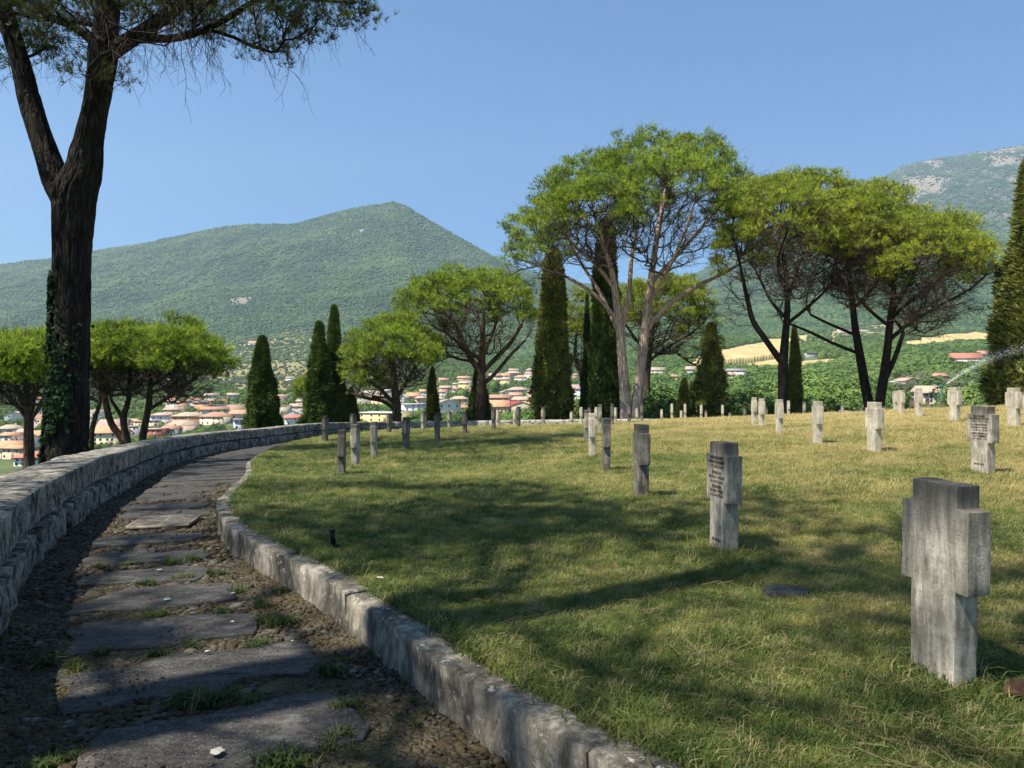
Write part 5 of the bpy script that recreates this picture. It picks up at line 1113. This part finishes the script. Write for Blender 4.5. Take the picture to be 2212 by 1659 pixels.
GL = {2035: 'nearest grey stone cross at the right, blank broad side streaked with dark stains',
 1563: 'grey stone cross with three black name inscriptions on its left face, second from the front',
 1385: 'black topped stone cross left of the inscribed one, third from the front',
 1309: 'dark narrow stone cross, white line below its top, front of the row of three',
 1279: 'pale stone cross with a diagonal shadow on its foot, middle of the row of three',
 1267: 'grey stone cross with weathered top, rear left of the row of three',
 2123: 'blackened stone cross at the right with three inscriptions and number 29/333-335 near its foot',
 2190: 'pale inscribed stone cross at the right edge in front of the huge cypress',
 1888: 'large pale sunlit stone cross on golden grass before the dark pair of pines',
 1765: 'pale sunlit stone cross right of the forked pine, its shadow thrown to the right',
 1683.5: 'pale stone cross directly in front of the forked dark pine trunk',
 1645: 'pale stone cross left of the forked pine trunk, front of two close together',
 1628.5: 'slim stone cross with stained top left of the forked pine, rear of two close together',
 737.5: 'dark stone cross nearest on the left lawn, throwing a shadow to the right',
 767.5: 'brownish stone cross with yellow lichen rim, second on the left lawn',
 808: 'grey sunlit stone cross third from the front on the left lawn',
 876.5: 'dark stone cross in shade below the crown of the low pine, fourth in the left row',
 944.7: 'dark stone cross in shade in front of the slim cypress, fifth in the left row',
 1004.5: 'dark stone cross just left of the straight pine trunk, in shade',
 1066: 'dark stone cross just right of the straight pine trunk',
 1120: 'dark stone cross in front of the crimson and orange roofs',
 1173: 'stone cross in front of the foot of the tall bushy cypress',
 702.8: 'shadowed stone cross furthest left, below the twin cypress',
 763: 'dark stone cross half hidden behind the brownish one at the left',
 841: 'dark shaded stone cross beside the foot of the low pine trunk',
 914.6: 'grey stone cross close to the wall left of the slim cypress',
 971: 'brownish stone cross close to the wall right of the slim cypress',
 1076: 'pale stone cross peeping out right behind a dark one near the straight pine',
 1112: 'pale stone cross peeping out left behind a dark one near the orange roofs',
 1235: 'short pale stone cross standing alone before the wall between the tall cypresses',
 1256: 'white sunlit stone cross before the wall left of the row of three',
 1273: 'grey top of a stone cross just behind the row of three',
 1288: 'white stone cross seen right above the pale one of the row of three',
 1296: 'grey stone cross with half lit foot right behind the row of three',
 1322.7: 'tall dark stone cross in shade in front of the tallest cypress',
 1329.5: 'thin pale stone cross just right of the tall shaded one',
 1359.5: 'dark stone cross in front of the left trunk of the double pine',
 1376: 'pale low stone cross between two dark ones at the double pine',
 1386.4: 'dark stone cross in front of the right trunk of the double pine',
 1429: 'small pale stone cross, first one right of the double pine',
 1451.6: 'pale stone cross left of the small cypress, second right of the double pine',
 1472: 'pale sliver of a stone cross behind the one at the small cypress',
 1480: 'pale stone cross in front of the small cypress',
 1515: 'pale stone cross in front of the left side of the bushy cypress',
 1525: 'low grey stone cross in the middle before the bushy cypress',
 1561: 'pale stone cross at the right side of the bushy cypress',
 1576: 'very low stone cross just right of the bushy cypress',
 1608: 'dark stone cross alone between bushy cypress and forked pine',
 1655: 'dark stone cross hidden behind the pair left of the forked pine',
 1703: 'stone cross half in shade right beside the forked pine trunk',
 1737: 'grey stone cross right of the slim cypress',
 1776: 'dark stone cross behind the sunlit one right of the forked pine',
 1819: 'small grey stone cross on the crest before the green woods',
 1860: 'small dark stone cross on the crest left of the large sunlit one',
 1910: 'low dark stone cross on the crest right behind the large sunlit one',
 1934: 'slim pale stone cross, left of two side by side before the red roofed shed',
 1946.5: 'pale stone cross, right of two side by side before the red roofed shed',
 1969.5: 'black short stone cross before the open shed',
 1984: 'tall pale stone cross just left of the sprinkler',
 2003.5: 'brown short stone cross between the pale one and the sprinkler',
 2036.5: 'black short stone cross under the sprinkler tripod',
 2062: 'pale inscribed stone cross just right of the sprinkler tripod',
 2078: 'dark small stone cross top behind the one right of the sprinkler',
 2120: 'mossy top of a stone cross before the white greenhouse',
 2222: 'pale stone cross cut by the right edge of the picture'}
fc = bpy.data.curves.new('f', 'FONT')
def text_mesh(lines, size, name='inscription'):
    "lines: (text, x, z)"
    V = []; Fs = []
    for s_, x, z, wd in lines:
        cu = bpy.data.curves.new('t', 'FONT'); cu.body = s_; cu.size = size; cu.align_x = 'CENTER'; cu.extrude = .0; cu.resolution_u = 2; cu.offset = .0006
        ob_ = bpy.data.objects.new('t', cu); me = bpy.data.meshes.new_from_object(ob_); v = np.array([p.co[:] for p in me.vertices])
        wtot = v[:, 0].max()-v[:, 0].min(); k = min(1.0, wd/wtot); n = len(V)
        V += [(x+p[0]*k, 0, z+p[1]) for p in v]; Fs += [tuple(i+n for i in q.vertices) for q in me.polygons]; bpy.data.objects.remove(ob_)
    return mesh(name, V, Fs)
def ticks(seed, rows, z0, width=.24):
    r_ = random.Random(seed); m_ = MB()
    for i in range(rows):
        z = z0-i*.037-(i//3)*.012; x = -width/2*r_.uniform(.7, 1)
        while x < width/2*.9:
            h_ = r_.uniform(.012, .022); k = r_.random()
            m_.add([(x,0,z),(x+.004,0,z),(x+.004,0,z+h_),(x,0,z+h_)], [(0,1,2,3)])
            if k < .5: m_.add([(x+.0045,0,z+h_*.8),(x+.012,0,z+h_*.8),(x+.012,0,z+h_),(x+.0045,0,z+h_)], [(0,1,2,3)])
            if k > .3: m_.add([(x+.0045,0,z),(x+.011,0,z),(x+.011,0,z+.004),(x+.0045,0,z+.004)], [(0,1,2,3)])
            x += r_.uniform(.015, .022) if r_.random() > .12 else .03
    return m_.mesh('inscription')
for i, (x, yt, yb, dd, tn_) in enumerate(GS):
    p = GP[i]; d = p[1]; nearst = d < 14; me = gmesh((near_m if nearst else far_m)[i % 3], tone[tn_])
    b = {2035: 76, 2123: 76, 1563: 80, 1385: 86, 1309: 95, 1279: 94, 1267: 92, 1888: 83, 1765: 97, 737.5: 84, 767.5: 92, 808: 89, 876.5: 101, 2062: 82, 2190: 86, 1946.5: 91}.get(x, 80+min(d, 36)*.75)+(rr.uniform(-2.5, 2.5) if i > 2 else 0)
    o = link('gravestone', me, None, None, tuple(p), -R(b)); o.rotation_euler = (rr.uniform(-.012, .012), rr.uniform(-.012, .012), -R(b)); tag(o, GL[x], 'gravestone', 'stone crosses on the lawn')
    if x == 2035: o.rotation_euler = (0.0, 0.02, -R(76))
    if x == 1563:
        L = [('OBERFELDWEBEL',0,.768,.25),('HEINRICH KREMER',0,.733,.27),('11.7.10-20.9.43',0,.696,.22),('GEFREITER',0,.646,.16),('WILHELM SCHWENK',0,.609,.28),('14.4.08-25.9.43',0,.573,.24),('GRENADIER',0,.533,.16),('EDUARD WEBER',0,.498,.23),('31.5.24-19.9.43',0,.463,.24),('28/199-201',0,.10,.15)]
        link('inscription', text_mesh(L, .037), M['letter'], o, (0, -.0665, 0))
    elif x == 2123:
        L = [('FELDWEBEL',0,.768,.2),('WILHELM REICHBACH',0,.735,.29),('14.8.11-22.12.43',0,.70,.25),('UNTEROFFIZIER',0,.652,.24),('RICHARD MASEL',0,.617,.24),('11.5.20-21.10.43',0,.582,.25),('OBERGEFREITER',0,.536,.25),('WILLY POMMER',0,.502,.23),('16.11.24-5.11.43',0,.468,.22),('29/333-335',0,.13,.18)]
        link('inscription', text_mesh(L, .035), M['letter'], o, (0, -.0665, 0))
    elif x in (1385, 1888, 1765, 1683.5, 2190, 2062, 1984, 1946.5, 1004.5, 1066, 1120, 944.7):
        rows = {1888: 4, 1385: 8}.get(x, 9); link('inscription', ticks(i, rows, .755), M['letter_dull'] if x in (1385, 1888) else M['letter_faint'], o, (0, -.0665, 0), 0).data
# ================================================================ small things on the grass
sp = np.array(wp(723, 1182, 6.05)); sp[2] = lz(sp[0], sp[1]); e_ = empty('garden_spotlight', sp, .3); tag(e_, 'small black garden spotlight sticking up at the edge of the grass', 'garden light')
m_ = MB(); m_.tube([(-.01, 0, .045), (-.022, .0, .16)], [.021, .021], 14); m_.tube([(-.022, 0, .158), (-.0235, 0, .172)], [.027, .026], 14); link('lamp_head', m_.mesh('lamp_head'), M['black_metal'], e_)
m_ = MB(); m_.box((.012, 0, .035), (.05, .045, .018)); m_.tube([(.0, 0, -.05), (.0, 0, .035)], [.006, .01], 8); link('stake', m_.mesh('stake'), M['black_metal'], e_)
m_ = MB(); m_.tube([(.03, .02, .03), (.04, .0, .0), (.06, -.03, -.005), (.1, -.08, -.01)], [.004]*4, 6); link('cable', m_.mesh('cable'), M['black_metal'], e_)
pl = np.array(wp(1692, 1284, 4.65)); pl[2] = lz(pl[0], pl[1]); pts = [(-.15,-.03),(-.10,-.09),(.0,-.11),(.11,-.09),(.16,-.02),(.13,.06),(.05,.10),(-.05,.09),(-.12,.05)]
m_ = MB(); n = len(pts); m_.v = [(x, y, -.03) for x, y in pts]+[(x, y, .025) for x, y in pts]+[(x*.9, y*.9, .036) for x, y in pts]+[(0, 0, .040)]
m_.f = [(i, (i+1) % n, n+(i+1) % n, n+i) for i in range(n)]+[(n+i, n+(i+1) % n, 2*n+(i+1) % n, 2*n+i) for i in range(n)]+[(2*n+i, 2*n+(i+1) % n, 3*n) for i in range(n)]
o = link('flat_stone', m_.mesh('flat_stone', True), M['flag'], None, pl); tag(o, 'flat dark speckled stone lying in the grass left of the nearest cross', 'stone')
bw = np.array(wp(2205, 1505, 3.12)); bw[2] = lz(bw[0], bw[1])+.03; v, f = ico(3, 3, .3, 1.8, (.09, .045, .03)); o = link('bark_chunk', mesh('bark_chunk', v, f, True), M['wood'], None, bw, .4); tag(o, 'reddish brown piece of bark lying in the grass at the right edge', 'bark piece')
ch = np.array(wp(822, 1271, 4.95)); ch[2] = lz(ch[0], ch[1])+.052; v, f = ico(2, 9, .3, 2., (.034, .012, .007)); o = link('white_flake', mesh('white_flake', v, f, True), M['chip'], None, ch, -.5); tag(o, 'white flake lying on top of the kerb', 'flake')
# pale round lichen spots on the slabs
for i, (a_, b_, r0) in enumerate(((1280,1230,.030),(985,315,.026),(940,138,.022),(1222,628,.012),(1375,278,.016),(1725,566,.010),(1372,450,.013))):
    q = on_path(*crop2(a_, b_), dz=.0); m_ = MB(); k = 14; P = [(r0*(1+.22*math.sin(j*2.3+i))*math.cos(j*6.283/k), r0*(1+.2*math.cos(j*1.7+i))*math.sin(j*6.283/k)) for j in range(k)]
    m_.v = [(x, y, 0) for x, y in P]+[(0, 0, .004)]; m_.f = [(j, (j+1) % k, k) for j in range(k)]; link('lichen_spot', m_.mesh('lichen_spot'), M['chip'], path, (q[0], q[1], q[2]+.0325))
# sprinkler
sd = 40.; gb = wp(2033, 884, sd); e_ = empty('sprinkler', gb); tag(e_, 'green tripod sprinkler throwing a jet of water to the right', 'sprinkler')
top = wp(2033, 836, sd)-gb
for x, y, dd in ((2014, 884, .3), (2052, 882, .5), (2034, 884, -.5)):
    f_ = wp(x, y, sd+dd)-gb; m_ = MB(); m_.tube([f_-Vector((0, 0, .3)), top-Vector((0, 0, .1))], [.028, .022], 6); link('leg', m_.mesh('leg'), M['green_metal'], e_)
m_ = MB(); m_.tube([(0, 0, -.3), top], [.035, .035], 8); link('riser_pipe', m_.mesh('riser_pipe'), M['steel_grey'], e_)
m_ = MB(); m_.tube([top+Vector((-.16, 0, 0)), top+Vector((.1, 0, .03)), top+Vector((.36, 0, .16))], [.06, .055, .03], 8); m_.tube([top+Vector((-.1, 0, .04)), top+Vector((.12, 0, .18)), top+Vector((.22, 0, .05))], [.018]*3, 6); m_.tube([top, top+Vector((0, 0, .15))], [.04, .03], 8); link('nozzle', m_.mesh('nozzle'), M['green_metal'], e_)
r_ = np.random.default_rng(4); n = 1500; t_ = r_.random(n)**.8; cx_ = np.interp(t_, [0, .25, .5, .75, 1], [2042, 2075, 2112, 2160, 2240]); cy_ = np.interp(t_, [0, .25, .5, .75, 1], [832, 808, 785, 764, 742]); sdv = 1+t_*13
P = np.c_[(cx_-CX)/F*sd, np.full(n, sd), EYE-(cy_-CY)/F*sd]+r_.normal(size=(n, 3))*(sdv/F*sd*.55)[:, None]*np.array([.8, 1, .9]); P[:, 2] -= np.abs(r_.normal(size=n))*(sdv/F*sd)*.25*t_
v0, f0 = ico(0 if False else 1, 1, 0, 1); s_ = r_.uniform(.006, .016, n)*(1-.25*t_); v = (P[:, None]+v0[None]*s_[:, None, None]).reshape(-1, 3); f = (np.arange(n)[:, None, None]*len(v0)+f0[None]).reshape(-1, 3)
o = link('water_jet', mesh('water_jet', v, f, True), M['water']); tag(o, 'spray of water drops arching from the sprinkler to the right', 'water spray', None, 'stuff')
# utility pole, low rail
d = pix_depth(956, 890); o = MB(); o.tube([(0, 0, -1), (0, 0, 11*d/430)], [.16, .11], 8); o = link('utility_pole', o.mesh('utility_pole'), M['steel_grey'], None, wp(956.5, 892, d)); tag(o, 'thin pale utility pole rising from the village', 'pole')
rl = empty('low_rail', wp(1836, 890, 43)); tag(rl, 'low pale rail on the crest between two small gravestones', 'rail')
m_ = MB(); m_.tube([wp(1812, 887, 43)-rl.location, wp(1858, 891, 43)-rl.location], [.02, .02], 6); link('rail', m_.mesh('rail'), M['chip'], rl)
for x, y in ((1827, 888.2), (1848, 890.2)): m_ = MB(); m_.tube([wp(x, y, 43)-rl.location, wp(x, y+26, 43)-rl.location], [.025, .025], 6); link('post', m_.mesh('post'), M['chip'], rl)

# ================================================================ grass
def tuft_mesh(name, seed, n, h0, h1, w, spread, lean, segs=2):
    r_ = np.random.default_rng(seed); V = []; Fs = []
    for i in range(n):
        a = r_.uniform(0, 6.283); q = spread*math.sqrt(r_.random()); b = np.array([math.cos(a)*q, math.sin(a)*q, -.008]); h = r_.uniform(h0, h1); la = r_.uniform(0, 6.283); ll = lean*r_.uniform(.3, 1.2); dl = np.array([math.cos(la), math.sin(la), 0])*ll*h; s_ = np.array([-math.sin(la+.6), math.cos(la+.6), 0])*w*r_.uniform(.7, 1.3); k = len(V)
        m = b+dl*.35+np.array([0, 0, h*.6]); t_ = b+dl+np.array([0, 0, h*max(.2, 1-ll*.4)]); V += [b-s_, b+s_, m+s_*.7, m-s_*.7, t_]; Fs += [(k, k+1, k+2, k+3), (k+3, k+2, k+4)]
    me = mesh(name, V, Fs); return me
gv = [tuft_mesh('grass_tuft', 10+k, 24, .03, .062, .0022, .055, 1.0) for k in range(4)]+[tuft_mesh('grass_tuft', 20+k, 16, .04, .10, .002, .05, 1.6) for k in range(2)]
PT = []; 
for y0, y1, dn, sc0 in ((2.0, 5.0, 1150, .95), (5.0, 8.5, 620, 1.1), (8.5, 14, 260, 1.35), (14, 24, 95, 1.7), (24, 46, 32, 2.2)):
    x0, x1 = -.76*y1-.6, .86*y1+3.; n = int((x1-x0)*(y1-y0)*dn); X = rng.uniform(x0, x1, n); Y = rng.uniform(y0, y1, n); k_ = (X > -.76*Y-.5) & (X < .84*Y+2.6); X, Y = X[k_], Y[k_]
    ins = lawn_in(X, Y); sk, _ = signed(KL, KN, X, Y); ins &= (sk > .19) | (Y > 34); 
    ins &= ((X-pl[0])/.15)**2+((Y-pl[1])/.1)**2 > 1
    X, Y = X[ins], Y[ins]; PT.append(np.c_[X, Y, lawn_h(X, Y), sc0*rng.uniform(.65, 1.25, len(X))*(1+.35*fbm(xyz(X*1.3, Y*1.3, 8), 2))])
# longer tufts round the stones and along the kerb
X = []; Y = []
for p in GP[(GP[:, 1] < 22)]:
    m = int(70 if p[1] < 10 else 26); a = rng.uniform(0, 6.283, m); q = rng.uniform(.09, .24, m); X += list(p[0]+np.cos(a)*q); Y += list(p[1]+np.sin(a)*q)
kk = rng.integers(0, len(KL), 2600); of = .19+np.abs(rng.normal(0, .05, 2600)); X += list(KL[kk, 0]+KN[kk, 0]*of); Y += list(KL[kk, 1]+KN[kk, 1]*of)
X = np.array(X); Y = np.array(Y); PT.append(np.c_[X, Y, lawn_h(X, Y), rng.uniform(1.2, 2.0, len(X))])
PT = np.vstack(PT); n = len(PT); print('grass', n)
rot = np.c_[rng.normal(0, .12, n), rng.normal(0, .12, n), rng.uniform(0, 6.3, n)]
scatter('grass', PT[:, :3], np.clip(PT[:, 3], .4, 4), rot, np.where(rng.random(n) < .8, rng.integers(0, 4, n), rng.integers(4, 6, n)), gv, 'grass', label='mown grass with dry patches between the stone crosses', cat='grass')
# loose straw on the lawn and path
sv = []
for k in range(3):
    m_ = MB(); r2 = random.Random(k); p = Vector((0, 0, 0)); P = [p]; a = 0
    for _ in range(5): a += r2.uniform(-.2, .2); p = p+Vector((math.cos(a)*.02, math.sin(a)*.02, r2.uniform(-.002, .004))); P.append(p)
    m_.tube(P, [.0013]*6, 3, False); sv.append(m_.mesh('straw'))
n = 11000; Y = 2.2+10*rng.random(n)**1.4; X = rng.uniform(-.75, .75, n)*Y; ins = lawn_in(X, Y); cl = fbm(xyz(X*1.8, Y*1.8, 2), 3) > -.1; ins &= cl; X, Y = X[ins], Y[ins]; n = len(X)
scatter('straw', np.c_[X, Y, lawn_h(X, Y)+.035], rng.uniform(.4, 1.15, n), np.c_[rng.normal(0, .2, n), rng.normal(0, .2, n), rng.uniform(0, 6.3, n)], rng.integers(0, 3, n), sv, 'straw', label='loose dry straw lying on the mown grass', cat='straw')
# weeds between the cobbles
wv = [tuft_mesh('weed', 30+k, 22, .03, .08, .0035, .03, 1.5) for k in range(3)]
W_ = [(crop2(a, b), s_) for a, b, s_ in ((1130,890,1.5),(1200,900,1.2),(1060,910,1.2),(1300,880,1.),(1480,890,.9),(1570,420,1.5),(1620,440,1.2),(1530,560,.9),(250,680,1.3),(440,690,1.1),(190,650,1.),(1110,560,.8),(600,600,.8),(930,610,.9),(1410,250,1.),(1640,250,.9),(1550,330,1.),(1700,420,1.),(1320,370,.9),(930,390,1.),(1080,170,1.1),(1280,145,1.),(860,200,.9),(1130,60,1.1),(600,105,1.),(1000,75,1.),(760,85,.9),(1640,1260,1.5),(1700,1270,1.2),(2060,920,1.1),(200,1270,1.),(380,1230,.8),(1930,720,1.1),(1960,1150,1.))]
PT = []
for (xd, yd), s_ in W_:
    q = on_path(xd, yd)
    for k in range(7): PT.append((q[0]+rr.gauss(0, .035), q[1]+rr.gauss(0, .03), q[2], s_*rr.uniform(.6, 1.15)))
n = 5200; Y = 3+22*rng.random(n)**1.3; X = rng.uniform(-9.5, 2, n); sw, _ = signed(WL, WN, X, Y); sk, _ = signed(KL, KN, X, Y); k_ = (sw > .05) & (sk < -.03)
for P in poly_world: k_ &= ~in_poly(P, X, Y)
k_ &= (fbm(xyz(X*1.5, Y*1.5, 6), 3)+.25*(sk > -.8)+.22*(Y > 7) > .28); X, Y = X[k_], Y[k_]; PT = np.array(PT+[(x, y, z, s_) for x, y, z, s_ in zip(X, Y, path_h(X, Y), rng.uniform(.35, .8, len(X)))]); n = len(PT)
scatter('weeds', PT[:, :3], PT[:, 3], np.c_[rng.normal(0, .15, n), rng.normal(0, .15, n), rng.uniform(0, 6.3, n)], rng.integers(0, 3, n), wv, 'weed', label='green weeds growing between the cobbles of the path', cat='weeds')

# ================================================================ haze
mb = MB(); mb.box((0, 650, 1130.5), (18900, 13500, 2337)); hz = link('haze', mb.mesh('haze')); tag(hz, 'pale summer haze over valley and mountains', 'haze', None, 'stuff')
hm = bpy.data.materials.new('haze'); hm.use_nodes = True; nt = hm.node_tree; nt.nodes.remove(nt.nodes['Principled BSDF']); pv = nt.nodes.new('ShaderNodeVolumePrincipled'); pv.inputs['Color'].default_value = (.62, .82, 1., 1); pv.inputs['Density'].default_value = HAZE; pv.inputs['Anisotropy'].default_value = .2
nt.links.new(pv.outputs[0], nt.nodes['Material Output'].inputs['Volume']); hz.data.materials.append(hm)
